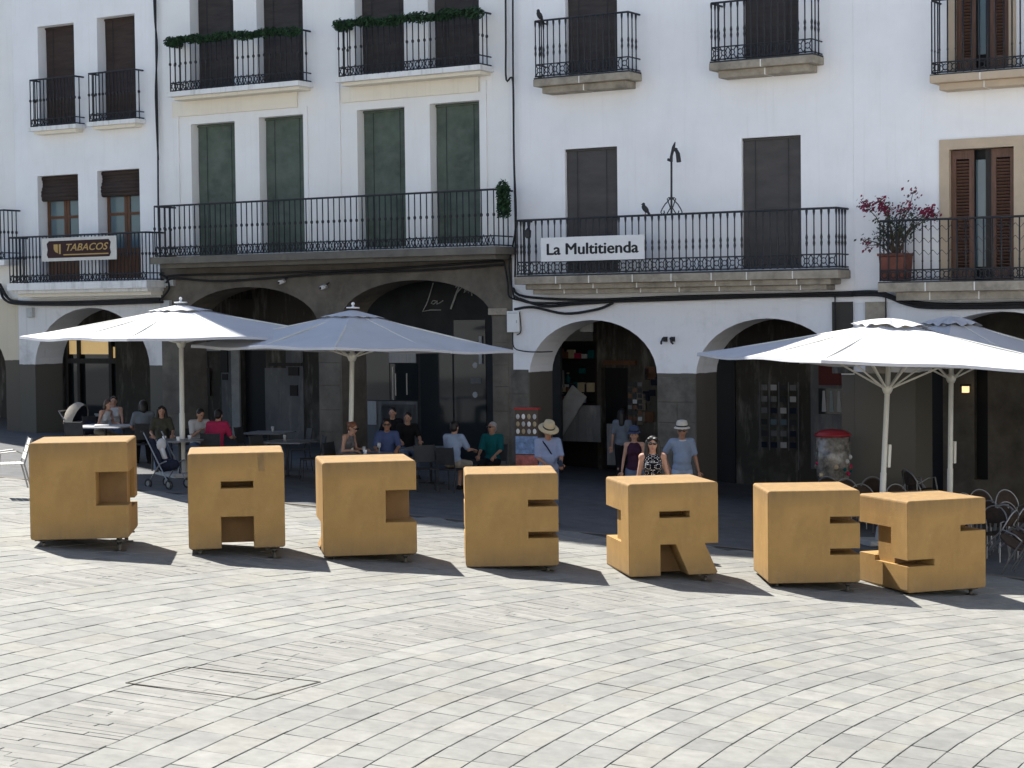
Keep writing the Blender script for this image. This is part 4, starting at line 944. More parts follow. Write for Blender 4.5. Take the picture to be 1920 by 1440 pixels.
# ---- greenery on the balconies
def leaves(n, pos, size, m, name, parent):
    b = MB()
    for i in range(n):
        p = Vector(pos(i)); a = Vector((R.gauss(0, 1), R.gauss(0, 1), R.gauss(0, 1))).normalized(); c = a.orthogonal().normalized(); d = a.cross(c); s = size * R.uniform(.6, 1.3)
        b.add([p - c * s, p + d * s * .55 + a * s * .15, p + c * s, p - d * s * .55 + a * s * .15], [(0, 1, 2), (0, 2, 3)])
    return tag(b.build(name, m, parent), kind='stuff')
def garland(label, pts, out, r, n):
    P = [fp(x, y, out) for x, y in pts]; t = thing('leaf_garland', label, 'garland', FM, 'leaf garlands on balcony rails')
    P3 = [Vector((u, -out, z)) for u, z in P]
    if len(P3) > 2 or True: P3 = [Vector((P3[0].x, -.1, P3[0].z))] + P3 if abs(P3[0].x - P3[-1].x) > 1 else P3
    k = MB(); k.tube(P3, .02, 6); k.build('wire_core', 'iron', t)
    seg = [(P3[i], P3[i + 1], (P3[i + 1] - P3[i]).length) for i in range(len(P3) - 1)]; T = sum(s[2] for s in seg)
    def pos(i):
        q = R.random() * T
        for a, b_, l in seg:
            if q <= l: break
            q -= l
        c = a + (b_ - a) * min(q / l, 1); rr = r * (1 + .25 * math.sin(c.x * 9) + .15 * math.sin(c.x * 23))
        v = Vector((R.gauss(0, 1), R.gauss(0, 1), R.gauss(0, 1))).normalized(); return c + v * rr * R.random() ** .4 + Vector((0, 0, .02 * math.sin(c.x * 5)))
    leaves(n, pos, .035, 'leaf', 'leaves', t)
garland('dark green leaf garland along the upper left balcony with white slab', [(316, 78), (420, 68), (500, 62), (562, 57)], .5, .105, 5200)
garland('dark green leaf garland along the upper middle balcony, highest in view', [(632, 46), (740, 38), (830, 28), (900, 23)], .5, .11, 5600)
garland('bunch of green leaves on the right end of the long balcony', [(943, 350), (944, 375), (945, 402)], .76, .13, 1700)
t = thing('potted_bougainvillea', 'terracotta pot with a straggly bougainvillea in magenta flower on the right balcony', 'plant', FM)
u0, z0 = fp(1678, 524, .4); u0 = fu(1677, .4); w0 = .26; hp = fz(1677, 480, .4) - zb4
k = MB(); k.slab([(u0 - w0 * .85, zb4 + .005), (u0 + w0 * .85, zb4 + .005), (u0 + w0, zb4 + hp), (u0 - w0, zb4 + hp)], [], -.55, -.12, chamfer=.02); k.build('pot', 'terracotta', t)
k = MB(); k.box(u0 - w0 - .02, u0 + w0 + .02, -.57, -.10, zb4 + hp + .001, zb4 + hp + .05); k.build('pot_rim', 'terracotta', t)
tips = []; k = MB()
def twig(p, targets, r):
    for (x, y, o) in targets:
        u, z = fp(x, y, o); q = Vector((u, -o, z)); a = Vector(p); pts = []
        for i in range(7):
            s = i / 6; pts.append(a.lerp(q, s) + Vector((R.gauss(0, .02), R.gauss(0, .02), .12 * math.sin(math.pi * s) + R.gauss(0, .02))))
        k.tube(pts, [r * (1 - .8 * i / 6) for i in range(7)], 5); tips.extend(pts[2:])
root = Vector((u0, -.34, zb4 + hp))
TW = [(1622, 382, .5), (1652, 378, .55), (1660, 398, .6), (1715, 360, .4), (1735, 392, .5), (1752, 402, .55), (1700, 400, .6), (1612, 452, .6), (1640, 440, .65), (1624, 462, .6), (1690, 425, .65), (1660, 430, .6), (1730, 412, .6), (1690, 385, .5)]
twig(root, TW, .022); twig(root + Vector((.08, .03, 0)), [(1715, 420, .6), (1650, 425, .5), (1670, 410, .4)], .018); k.build('stems', 'twig', t)
leaves(700, lambda i: tips[R.randrange(len(tips))] + Vector((R.gauss(0, .07), R.gauss(0, .06), R.gauss(0, .06))), .035, 'leaf2', 'leaves', t)
FLW = [(1622, 382, 22), (1628, 388, 14), (1652, 378, 26), (1657, 392, 26), (1668, 396, 18), (1700, 390, 14), (1690, 394, 10), (1740, 395, 22), (1748, 402, 14), (1733, 400, 14), (1625, 458, 8), (1713, 362, 5)]
def flw(i):
    x, y, s = R.choices(FLW, [q[2] for q in FLW])[0]; u, z = fp(x + R.gauss(0, 7), y + R.gauss(0, 6), .5); return (u, -.5 + R.gauss(0, .08), z)
leaves(430, flw, .04, 'flower', 'flowers', t)

# ================================================================== parasols
def parasol(label, px, dep, a, rot, edge_h, rise, lean=(0, 0), ruffled=False, hub_drop=.75):
    g_ = gnd(px, dep); M = placed(g_, math.radians(rot), lean)
    t = thing('parasol', label, 'parasol', M, 'white café parasols')
    ze, zp = edge_h, edge_h + rise; n = 14; b = MB(); hs = a / 2
    C4 = [(-hs, -hs), (hs, -hs), (hs, hs), (-hs, hs)]
    top_r = .16                                # canopy stops at the vent opening
    for side in (0, 1):                         # outer and inner skin
        for i in range(4):
            c0, c1 = Vector(C4[i]), Vector(C4[(i + 1) % 4]); o = len(b.v)
            for j in range(n + 1):
                tt = top_r + (1 - top_r) * j / n
                for k in range(n + 1):
                    s = k / n; e = c0.lerp(c1, s); p = e * tt
                    sag = -.045 * math.sin(math.pi * tt) * 1.0 - .05 * math.sin(2 * math.pi * s) ** 2 * tt * tt * .6 + .012 * math.sin(9 * s + 5 * tt + i)
                    z = zp + (ze - zp) * tt + sag - .006 * side
                    if j == n: z -= .0
                    b.v.append((p.x, p.y, z))
            for j in range(n):
                for k in range(n):
                    q = o + j * (n + 1) + k; f = (q, q + n + 1, q + n + 2, q + 1); b.f.append(f if side == 0 else f[::-1])
        # short hem
    for i in range(4):
        c0, c1 = Vector(C4[i]), Vector(C4[(i + 1) % 4]); o = len(b.v)
        for k in range(n + 1):
            s = k / n; e = c0.lerp(c1, s); sg = -.05 * math.sin(2 * math.pi * s) ** 2 * .6 + .012 * math.sin(9 * s + 5 + i)
            b.v.append((e.x, e.y, ze + sg)); b.v.append((e.x * 1.002, e.y * 1.002, ze + sg - .05))
        for k in range(n): q = o + 2 * k; b.f.append((q, q + 1, q + 3, q + 2))
    b.build('canopy', 'canvas', t, True)
    b = MB(); v = .2 if not ruffled else .2                        # vent flap over the opening
    m_ = 64; o = 0
    for j in range(5):
        tt = .02 + (v - .02) * j / 4
        for k in range(m_):
            an = 2 * math.pi * k / m_; d = Vector((math.cos(an), math.sin(an))); r_ = hs / max(abs(d.x), abs(d.y)) * tt
            z = zp + (ze - zp) * tt + (.010 + .008 * math.sin(k * 1.2) * (j / 4) if not ruffled else .03 + (.01 + .045 * math.sin(an * 5 + 1) + .05 * math.sin(an * 11)) * (j / 4) * (1.2 - j / 5))
            b.v.append((d.x * r_, d.y * r_, z))
    for j in range(4):
        for k in range(m_): b.f.append((j * m_ + k, (j + 1) * m_ + k, (j + 1) * m_ + (k + 1) % m_, j * m_ + (k + 1) % m_))
    b.build('vent_flap', 'canvas', t, True)
    if not ruffled:
        b = MB(); b.lathe([(.13, 0), (.13, .025), (.03, .03), (.02, .06)], 10, (0, 0, zp + .03)); b.ball((0, 0, zp + .12), .035, 8); b.build('finial', 'white_plastic', t, True)
    b = MB(); zh = zp - hub_drop
    b.lathe([(.055, .06), (.055, 1.25), (.047, 1.26), (.047, zp - .06)], 12); b.build('pole', 'pole', t, True)
    b = MB(); b.lathe([(.06, -.10), (.085, -.05), (.10, .0), (.10, .05), (.06, .06)], 12, (0, 0, zh)); b.build('hub', 'pole', t, True)
    for i in range(8):
        an = math.pi / 4 * i; d = Vector((math.cos(an), math.sin(an))); r_ = hs / max(abs(d.x), abs(d.y)); q = d * r_
        b = MB(); b.tube([(d.x * .1, d.y * .1, zp - .08), (q.x * .985, q.y * .985, ze + (zp - ze) * .015 - .025)], .016, 5); b.build('rib', 'pole', t)
        b = MB(); w_ = .46; b.tube([(d.x * .08, d.y * .08, zh), (q.x * w_, q.y * w_, zp + (ze - zp) * w_ - .10)], .018, 5); b.build('strut', 'pole', t)
    b = MB(); b.slab(rect(-.4, .4, 0, .08), [], -.4, .4, chamfer=.01); b.lathe([(.10, .08), (.08, .3), (.065, .32)], 12); b.build('base', 'concrete', t)
    if ruffled:
        b = MB(); b.box(.06, .11, -.04, .04, 1.35, 1.75); b.build('crank_box', 'pole', t)
    return t
parasol('white parasol with its pole beside the pink shirt, leftmost of four', 343, 38.0, 4.7, 38, 2.78, .62, (0, math.radians(.4)), hub_drop=.75)
parasol('white parasol over the seated woman and the sunglasses man, second from left', 656, 37.3, 4.45, 44, 2.74, .74, (0, math.radians(2.3)), hub_drop=.9)
parasol('sunlit white parasol with ruffled top behind the S cube', 1650, 33.5, 5.1, 17, 3.2, .74, (0, math.radians(3.2)), True, 1.2)
parasol('shaded white parasol with ruffled top at the right edge, behind the sunlit one', 1780, 35.0, 3.9, 30, 3.2, .82, (0, math.radians(1.0)), True, 1.1)

# ================================================================== chairs and tables
def rattan_chair():
    t = link('cafe_chair', None)
    b = MB(); b.slab([(.21 * math.cos(a * math.pi / 8) * (1.0), .21 * math.sin(a * math.pi / 8)) for a in range(16)], [], -.015, .015); me = b.mesh('seat', 'rattan'); o = link('seat', me, t, Matrix.Translation((0, 0, .45)) @ Matrix.Rotation(math.pi / 2, 4, 'X'))
    b = MB(); n = 10                            # woven oval back
    for j in range(5):
        for i in range(n + 1):
            a = math.pi * (i / n); x = .22 * math.cos(a); z = .60 + (.27 * math.sin(a)) * j / 4; b.v.append((x, .21 + .05 * (z - .5) - .06 * math.cos(a) ** 2, z))
    for j in range(4):
        for i in range(n): q = j * (n + 1) + i; b.f.append((q, q + 1, q + n + 2, q + n + 1))
    b.build('backrest', 'rattan', t, True)
    b = MB(); pts = []
    for i in range(13):
        a = math.pi * i / 12; pts.append((.245 * math.cos(a), .22 + .02 * math.sin(a) - .05 * math.cos(a) ** 2, .60 + .30 * math.sin(a)))
    pts = [(.26, -.2, .66), (.27, -.05, .67)] + [(.265, .1, .63)] + pts + [(-.265, .1, .63), (-.27, -.05, .67), (-.26, -.2, .66)]
    b.tube(pts, .013, 6); b.build('arm_frame', 'alu', t, True)
    for (x, y) in ((.25, -.2), (-.25, -.2)):
        b = MB(); b.tube([(x * 1.04, y, .66), (x, y, .44), (x * 1.02, y - .03, 0)], .013, 6); b.build('leg', 'alu', t)
    for (x, y) in ((.22, .2), (-.22, .2)):
        b = MB(); b.tube([(x, y - .03, .62), (x, y, .44), (x * 1.05, y + .07, 0)], .013, 6); b.build('leg', 'alu', t)
    return t
def dark_chair():
    t = link('cafe_chair', None)
    b = MB(); b.slab(rect(-.21, .21, .435, .46), [], -.21, .21, chamfer=.006); b.build('seat', 'chair_dark', t)
    b = MB(); b.slab(rect(-.2, .2, -.17, .17), [], -.01, .01, chamfer=.003); b.build('backrest', 'chair_dark', t, M=Matrix.Translation((0, .235, .72)) @ Matrix.Rotation(-.16, 4, 'X'))
    for x in (-.2, .2):
        b = MB(); b.tube([(x, -.19, .45), (x * 1.05, -.22, 0)], .012, 6); b.build('leg', 'chair_dark', t)
        b = MB(); b.tube([(x, .27, .9), (x, .22, .6), (x, .19, .44), (x * 1.05, .25, 0)], .012, 6); b.build('leg', 'chair_dark', t)
    return t
used = set()
def put(proto, p, rz, label, group, tilt=(0, 0), dz=0.0):
    o = proto if id(proto) not in used else copy_tree(proto); used.add(id(proto))
    o.matrix_basis = placed(p + Vector((0, 0, dz)), rz, tilt); tag(o, label, 'chair', group); return o
RC = rattan_chair(); DC = dark_chair()
CG = 'aluminium and rattan café chairs under the right parasols'
for (px, dep, rz, lab) in ((1592, 35.4, .15, 'rattan café chair just above the right E cube, leftmost of its cluster'), (1560, 36.0, 2.6, 'rattan café chair in the dark behind, near the red-topped display'),
                           (1636, 36.0, -.2, 'rattan café chair left of the sunlit parasol pole'), (1618, 34.6, .0, 'rattan café chair closest to the sunlit parasol base'), (1690, 35.0, .3, 'rattan café chair right of the sunlit parasol pole, front'),
                           (1716, 35.8, -.1, 'rattan café chair between the two right parasol poles'), (1846, 34.9, .2, 'rattan café chair behind the shaded parasol pole'), (1880, 32.6, -.3, 'rattan café chair upright at the right edge'),
                           (1822, 34.2, .5, 'rattan café chair showing just above the S cube')):
    put(RC, gnd(px, dep), rz, lab, CG)
for (px, dep, rz, tilt, dz, lab) in ((1730, 35.4, 1.9, (.0, .0), .12, 'stacked rattan chair, lower one between the right poles'), (1736, 35.4, 1.9, (-.18, .1), .34, 'stacked rattan chair with tipped arms, upper one between the right poles'),
                                 (1868, 30.9, .9, (.62, 0), .16, 'tipped rattan chair leaning right of the S cube'), (1888, 31.2, .9, (.62, 0), .20, 'tipped rattan chair in the leaning row, second from the S cube'), (1912, 31.4, .9, (.62, 0), .24, 'tipped rattan chair in the leaning row at the photo edge'), (1900, 33.2, .4, (0, 0), 0, 'rattan chair upright behind the leaning row at the right edge'), (1872, 33.6, 2.2, (0, 0), 0, 'rattan chair turned away behind the leaning row'), (1856, 32.4, -.6, (0, 0), 0, 'rattan chair upright just right of the S cube'), (1925, 32.2, 1.1, (0, 0), .0, 'rattan chair half cut by the right edge'), (1900, 33.2, .4, (-.05, .03), .22, 'rattan chair stacked on the upright one at the right edge')):
    put(RC, gnd(px, dep), rz, lab, CG, tilt, dz)
def table(label, px, dep, size, m='table', rnd=False, rz=-.3):
    t = thing('cafe_table', label, 'table', placed(gnd(px, dep), rz), 'café tables by the arcade')
    b = MB(); h = size / 2
    if rnd: b.lathe([(h, .72), (h, .745)], 24)
    else: b.box(-h, h, -h, h, .72, .745)
    b.build('table_top', m, t)
    b = MB(); b.lathe([(.03, .05), (.03, .715)], 10); b.build('column', 'chair_dark', t)
    b = MB(); b.box(-.28, .28, -.03, .03, .0, .05); b.box(-.03, .03, -.28, .28, .0505, .055); b.build('foot', 'chair_dark', t); return t
TT = [table('grey café table with papers left, in front of the beige pram', 200, 40.6, 1.25, 'table_light'), table('café table under the leftmost parasol with white cups', 338, 37.7, .95, rnd=True),
      table('empty café table right of the pink shirt, further back', 505, 41.0, .9), table('empty café table right of the pink shirt, nearer', 540, 38.8, .95),
      table('café table with drinks before the man in sunglasses and blue shirt', 690, 36.9, 1.0, rnd=True), table('café table left of the man in the pale shirt seen from behind', 808, 39.0, 1.0)]
def on_table(name, label, cat, ti, dx, dy, prof, m, group='drinks and cups on the café tables'):
    p = TT[ti].matrix_basis @ Vector((dx, dy, .747)); t = thing(name, label, cat, Matrix.Translation(p), group)
    b = MB(); b.lathe(prof, 12); b.build('bowl', m, t, True)
    b = MB(); b.lathe([(prof[0][0] * 1.5, 0), (prof[0][0] * 1.6, .006), (prof[0][0] * .6, .008)], 12, (0, 0, -.002)); b.build('foot_rim', m, t); return t
CUP = [(.025, .006), (.035, .03), (.04, .075)]; GLS = [(.03, .008), (.034, .12)]; WINE = [(.03, .008), (.006, .012), (.006, .09), (.035, .12), (.04, .16), (.032, .2)]
K['glass_drink'] = glass('drink_glass', (.35, .36, .36), .1)
on_table('cup', 'white cup on the round table, left of the parasol pole', 'cup', 1, -.28, -.1, CUP, 'white_plastic'); on_table('cup', 'white cup on the round table, right of the parasol pole', 'cup', 1, .12, .2, CUP, 'white_plastic')
on_table('cup', 'small white cup at the front of the round table', 'cup', 1, .1, -.25, CUP, 'white_plastic'); on_table('glass', 'glass on the empty far table', 'glass', 2, .1, 0, GLS, 'glass_drink')
on_table('glass', 'small glass on the nearer empty table', 'glass', 3, -.1, .1, GLS, 'glass_drink'); on_table('wine_glass', 'wine glass before the blue shirt', 'glass', 4, .22, .05, WINE, 'glass_drink')
on_table('glass', 'tall glass beside the seated woman in a tank top', 'glass', 4, -.12, .12, GLS, 'glass_drink'); on_table('cup', 'white cup on the table of the sunglasses man', 'cup', 4, .0, -.12, CUP, 'white_plastic')
p = TT[0].matrix_basis @ Vector((.12, -.1, .747)); t = thing('newspaper', 'white folded papers on the left café table', 'paper', placed(p, .2)); b = MB(); b.box(-.3, .3, -.2, .2, 0, .008); b.build('sheet', 'curtain', t); b = MB(); b.box(-.28, .02, -.18, .15, .009, .03); b.build('fold', 'white_plastic', t)
DG = 'dark café chairs by the arcade'
for (px, dep, rz, lab) in ((150, 39.4, 2.9, 'dark chair at the left end of the papers table'), (470, 40.2, 1.3, 'dark chair left of the empty far table'), (560, 40.4, -1.2, 'dark chair right of the empty far table'), (585, 38.4, -1.3, 'dark chair right of the nearer empty table'), (500, 38.0, 1.0, 'dark chair left of the nearer empty table'), (800, 37.6, .2, 'dark chair in front of the table left of the pale shirt')):
    put(DC, gnd(px, dep), rz, lab, DG)
# sunlit slatted chair at the left edge
t = thing('slatted_chair', 'sunlit aluminium chair with pale slats at the left edge', 'chair', placed(at(22, 918, 32.5), -1.2))
b = MB()
for x in (-.24, .24): b.tube([(x, -.26, 0), (x, -.22, .44), (x, -.20, .64), (x, .06, .66), (x, .16, .62)], .013, 6)
b.build('front_frame', 'alu', t)
for x in (-.24, .24): b = MB(); b.tube([(x, .30, .0), (x, .19, .44), (x, .32, .88)], .015, 6); b.build('leg', 'alu', t)
for i in range(3):
    b = MB(); b.slab(rect(-.23, .23, -.055, .055), [], -.008, .008, chamfer=.002); b.build('back_slat', K['pole'], t, M=Matrix.Translation((0, .225 + i * .042, .57 + i * .118)) @ Matrix.Rotation(-.29, 4, 'X'))
for i in range(4): b = MB(); b.box(-.23, .23, -.2 + i * .1, -.11 + i * .1, .44, .455); b.build('seat_slat', K['pole'], t)

# ================================================================== prams
def wheel(parent, x, y, r):
    b = MB(); n = 18; b.tube([(x, y + r * math.cos(2 * math.pi * i / n), r + r * .92 * math.sin(2 * math.pi * i / n)) for i in range(n + 1)], .016, 6); o = b.build('wheel', 'rubber', parent)
    b = MB(); b.tube([(x - .02, y, r), (x + .02, y, r)], .05, 10); b.build('wheel_hub', 'alu', o)
t = thing('pram', 'beige hooded pram behind the papers table', 'pram', placed(gnd(158, 41.6), 1.15))
for (x, y) in ((-.25, -.3), (.25, -.3), (-.25, .3), (.25, .3)): wheel(t, x, y, .12)
b = MB()
for s in (-1, 1): b.tube([(s * .25, -.3, .12), (s * .25, .1, .5), (s * .25, .45, .98)], .012, 6); b.tube([(s * .25, .3, .12), (s * .25, -.1, .55)], .012, 6)
b.tube([(-.25, .45, .98), (.25, .45, .98)], .014, 6); b.build('chassis', 'alu', t)
b = MB(); b.ball((0, 0, .62), (.24, .42, .17), 14); b.build('carrycot', 'navy', t, True)
b = MB(); n = 8
for j in range(n + 1):
    a = math.radians(62 + 112 * j / n)
    for i in range(n + 1):
        s = math.pi * i / n; rr = 1 + .02 * math.cos(j * 6); b.v.append((.28 * math.cos(s) * rr, .12 + .36 * math.cos(a) * math.sin(s) * -1, (.66 + .50 * math.sin(a) * math.sin(s) * rr)))
for j in range(n):
    for i in range(n): q = j * (n + 1) + i; b.f.append((q, q + 1, q + n + 2, q + n + 1))
b.build('hood', 'pram_beige', t, True)
b.v = [(x * .93, .02 + y * .93, .03 + z * .955) for x, y, z in b.v]; b.build('hood_lining', 'navy', t, True)
t = thing('stroller', 'dark folding stroller with white lining between the C and A cubes', 'stroller', placed(gnd(312, 35.6), .9))
for (x, y) in ((-.22, -.32), (.22, -.32), (-.22, .25), (.22, .25)): wheel(t, x, y, .085)
for s in (-1, 1):
    b = MB(); b.tube([(s * .22, -.32, .09), (s * .22, -.02, .5), (s * .22, .36, 1.03)], .013, 6); b.build('side_tube', 'alu', t); b = MB(); b.tube([(s * .22, .25, .09), (s * .22, -.08, .46), (s * .22, -.26, .52)], .012, 6); b.build('leg_tube', 'alu', t)
b = MB(); b.cap((0, -.22, .44), .10, (0, .05, .42), .13, 10); b.cap((-.1, .05, .42), .08, (-.1, .26, .85), .07, 8); b.cap((.1, .05, .42), .08, (.1, .26, .85), .07, 8); b.build('seat', 'navy', t, True)
b = MB(); b.cap((0, .02, .52), .05, (0, .17, .82), .06, 8); b.ball((0, .12, .8), (.12, .05, .12), 10); b.build('lining', 'white_shirt', t, True)
b = MB(); b.tube([(-.22, .36, 1.03), (-.22, .42, 1.06), (-.2, .46, 1.03)], .018, 6); b.tube([(.22, .36, 1.03), (.22, .42, 1.06), (.2, .46, 1.03)], .018, 6); b.build('handles', 'rubber', t)

# ================================================================== shop displays
RC_ = ['white_shirt', 'pink_shirt', 'sky_shirt', 'straw', 'teal_shirt', 'terracotta', 'blue_shirt']
t = thing('souvenir_rack', 'tall souvenir rack of bright printed goods with red top beside the straw hat man', 'rack', placed(gnd(990, 39.0), -.35))
cl = [mat('sky_print', (.22, .33, .55), .8, .5, 9), mat('rose_print', (.42, .14, .12), .8, .5, 9), mat('navy_print', (.12, .13, .22), .8, .7, 14)]
b = MB(); b.box(-.25, .25, -.05, .05, .05, 1.62); b.build('panel', mat('rack_board', (.10, .075, .06), .8), t)
b = MB(); b.box(-.27, .27, -.07, .07, 1.622, 1.66); b.build('top', mat('red_rail', (.35, .03, .03), .5), t)
for i, z in enumerate((.72, .34)): b = MB(); b.box(-.235, .235, -.075, -.052, z, z + .38 - .02); b.build('printed_towel', cl[i], t)
b = MB(); b.box(-.235, .235, -.075, -.052, .06, .31); b.build('printed_towel', cl[2], t)
for i in range(3):
    for j in range(4): b = MB(); b.ball((-.18 + j * .12, -.07, 1.18 + i * .15), (.04, .015, .055), 8); b.build('magnet', ['white_plastic', 'straw', 'white_shirt'][(i + j) % 3], t)
t = thing('postcard_rack', 'white wire postcard rack hanging in the second white arch', 'rack', FM)
p = bx(1424, 1496, 716, 845, -2.9)
for i in range(4):
    for j in range(6):
        u = p[0] + (p[1] - p[0]) * (i + .5) / 4; z = p[2] + (p[3] - p[2]) * (j + .5) / 6; b = MB(); b.box(u - .07, u + .07, 2.9, 2.905, z - .06, z + .06); b.build('postcard', R.choice(['shop_dark', 'inner_grey', 'pane_blue', 'navy', 'concrete']), t)
b = MB()
for i in range(5): u = p[0] + (p[1] - p[0]) * i / 4; b.tube([(u, 2.92, p[2] - .4 * (i == 4)), (u, 2.92, p[3])], .012, 5)
b.build('wires', 'inner_grey', t)
t = thing('postcard_spinner', 'slim spinning card stand just inside the first white arch', 'rack', FM)
p = bx(1178, 1206, 715, 790, -2.0); um_ = (p[0] + p[1]) / 2; b = MB(); b.tube([(um_, 2.0, .2), (um_, 2.0, p[3])], .015, 6); b.build('pole', 'chair_dark', t)
for i in range(3):
    for j in range(7): z = p[2] + (p[3] - p[2]) * (j + .5) / 7; u = p[0] + (p[1] - p[0]) * (i + .5) / 3; b = MB(); b.box(u - .05, u + .05, 1.96, 1.965, z - .045, z + .04); b.build('card', R.choice(['curtain', 'shop_dark', 'inner_grey', 'shop_dark', 'wood']), t)
t = thing('vending_globe', 'red-topped toy vending display beside the poster window', 'vending machine', placed(gnd(1562, 36.2), -.3) @ Matrix.Diagonal((1.12, 1.12, 1.16, 1)))
b = MB(); b.lathe([(.20, .64), (.27, .72), (.29, 1.0), (.29, 1.40)], 16); o = b.build('globe', mat('clear_tub_of_toys', (.16, .15, .135), .2, .85, 9, spec=.6), t, True)
for i in range(26):
    a = R.uniform(0, 6.28); b = MB(); b.ball((.285 * math.cos(a), .285 * math.sin(a), R.uniform(.74, 1.12)), R.uniform(.03, .05), 6); b.build('toy_capsule', R.choice(['straw', 'pink_shirt', 'white_shirt', 'teal_shirt', 'terracotta', 'khaki']), t, True)
b = MB(); b.lathe([(.31, 1.402), (.31, 1.44), (.2, 1.50), (.05, 1.52)], 16); b.build('lid', mat('red_lid', (.24, .02, .028), .4), t, True)
b = MB(); b.lathe([(.12, .30), (.22, .34), (.22, .60), (.20, .638)], 16); b.build('coin_box', mat('dark_red_box', (.13, .014, .014), .4), t, True); b = MB(); b.lathe([(.2, 0), (.2, .03), (.05, .05), (.05, .298)], 12); b.build('stand', 'jack', t)
for i in range(10):
    u = fu(1010 + i * 10, -BACK, 740); zb_ = bx(1000, 1120, 640, 900)[2] + R.choice((1.29, 1.79, 2.24)); t = thing('souvenir', 'small souvenir on the dark shop shelves in the first white arch, %s from left' % ['first', 'second', 'third', 'fourth', 'fifth', 'sixth', 'seventh', 'eighth', 'ninth', 'tenth'][i], 'souvenir', FM @ Matrix.Translation((u, BACK + .13, zb_ + .002)), 'souvenirs on the shop shelves')
    b = MB(); h_ = R.uniform(.12, .3); b.lathe([(.05, 0), (.06, h_ * .5), (.02, h_ * .8), (.03, h_)], 8); b.build('body', R.choice(RC_), t, True); b = MB(); b.lathe([(.034, h_ + .001), (.034, h_ + .02)], 8); b.build('cap', 'straw', t)

# ================================================================== people
def remesh(b, name, m, parent, voxel, smooth_it=4, extra=None):
    me = b.mesh(name, None); o = bpy.data.objects.new('tmp', me); COL.objects.link(o)
    md = o.modifiers.new('r', 'REMESH'); md.mode = 'VOXEL'; md.voxel_size = voxel
    sm = o.modifiers.new('s', 'SMOOTH'); sm.factor = .5; sm.iterations = smooth_it
    dg = bpy.context.evaluated_depsgraph_get(); r = bpy.data.meshes.new_from_object(o.evaluated_get(dg)); bpy.data.objects.remove(o)
    if extra is not None:
        bm = bmesh.new(); bm.from_mesh(r); e = extra.mesh('x'); bm.from_mesh(e); bm.to_mesh(r); bm.free()
    r.name = name; r.materials.clear(); r.materials.append(K[m] if isinstance(m, str) else m)
    r.polygons.foreach_set('use_smooth', [True] * len(r.polygons)); return link(name, r, parent)
def ik(a, t, l1, l2, pole):
    a, t, pole = Vector(a), Vector(t), Vector(pole); d = t - a; L = min(max(d.length, .12), (l1 + l2) * .995); d.normalize(); t = a + d * L
    x = (l1 * l1 - l2 * l2 + L * L) / (2 * L); h = math.sqrt(max(l1 * l1 - x * x, 0)); p = pole - d * pole.dot(d)
    p = p.normalized() if p.length > 1e-6 else d.orthogonal().normalized(); return a + d * x + p * h, t
def hand(b, w, d, side, curl=.5):
    """palm and five bent fingers leaving wrist w along d"""
    d = d.normalized(); s = Vector((1, 0, 0)) * side; s = s - d * s.dot(d); s = s.normalized() if s.length > .1 else d.orthogonal().normalized()
    nrm = d.cross(s).normalized()
    if nrm.z > 0: nrm = -nrm
    c = w + d * .045; Mx = Matrix((s, d, nrm)).transposed(); b.ball(c, (.038, .05, .017), 8, Mx)
    for i, (o, L) in enumerate(((-.028, .058), (-.009, .07), (.010, .075), (.028, .068))):
        p = w + d * .085 + s * o; q = p + d * L * .5 + nrm * L * .25 * curl; r_ = q + (d * (.55 - .4 * curl) + nrm * curl).normalized() * L * .5
        b.tube([p - d * .02, p, q, r_], [.010, .010, .009, .006], 6)
    p = w + d * .03 - s * -.036 ; q = p + (s * .6 + d * .7).normalized() * .035; b.tube([w + d * .02 + s * .02, p, q, q + (d + nrm * .4).normalized() * .028], [.012, .012, .010, .007], 6)
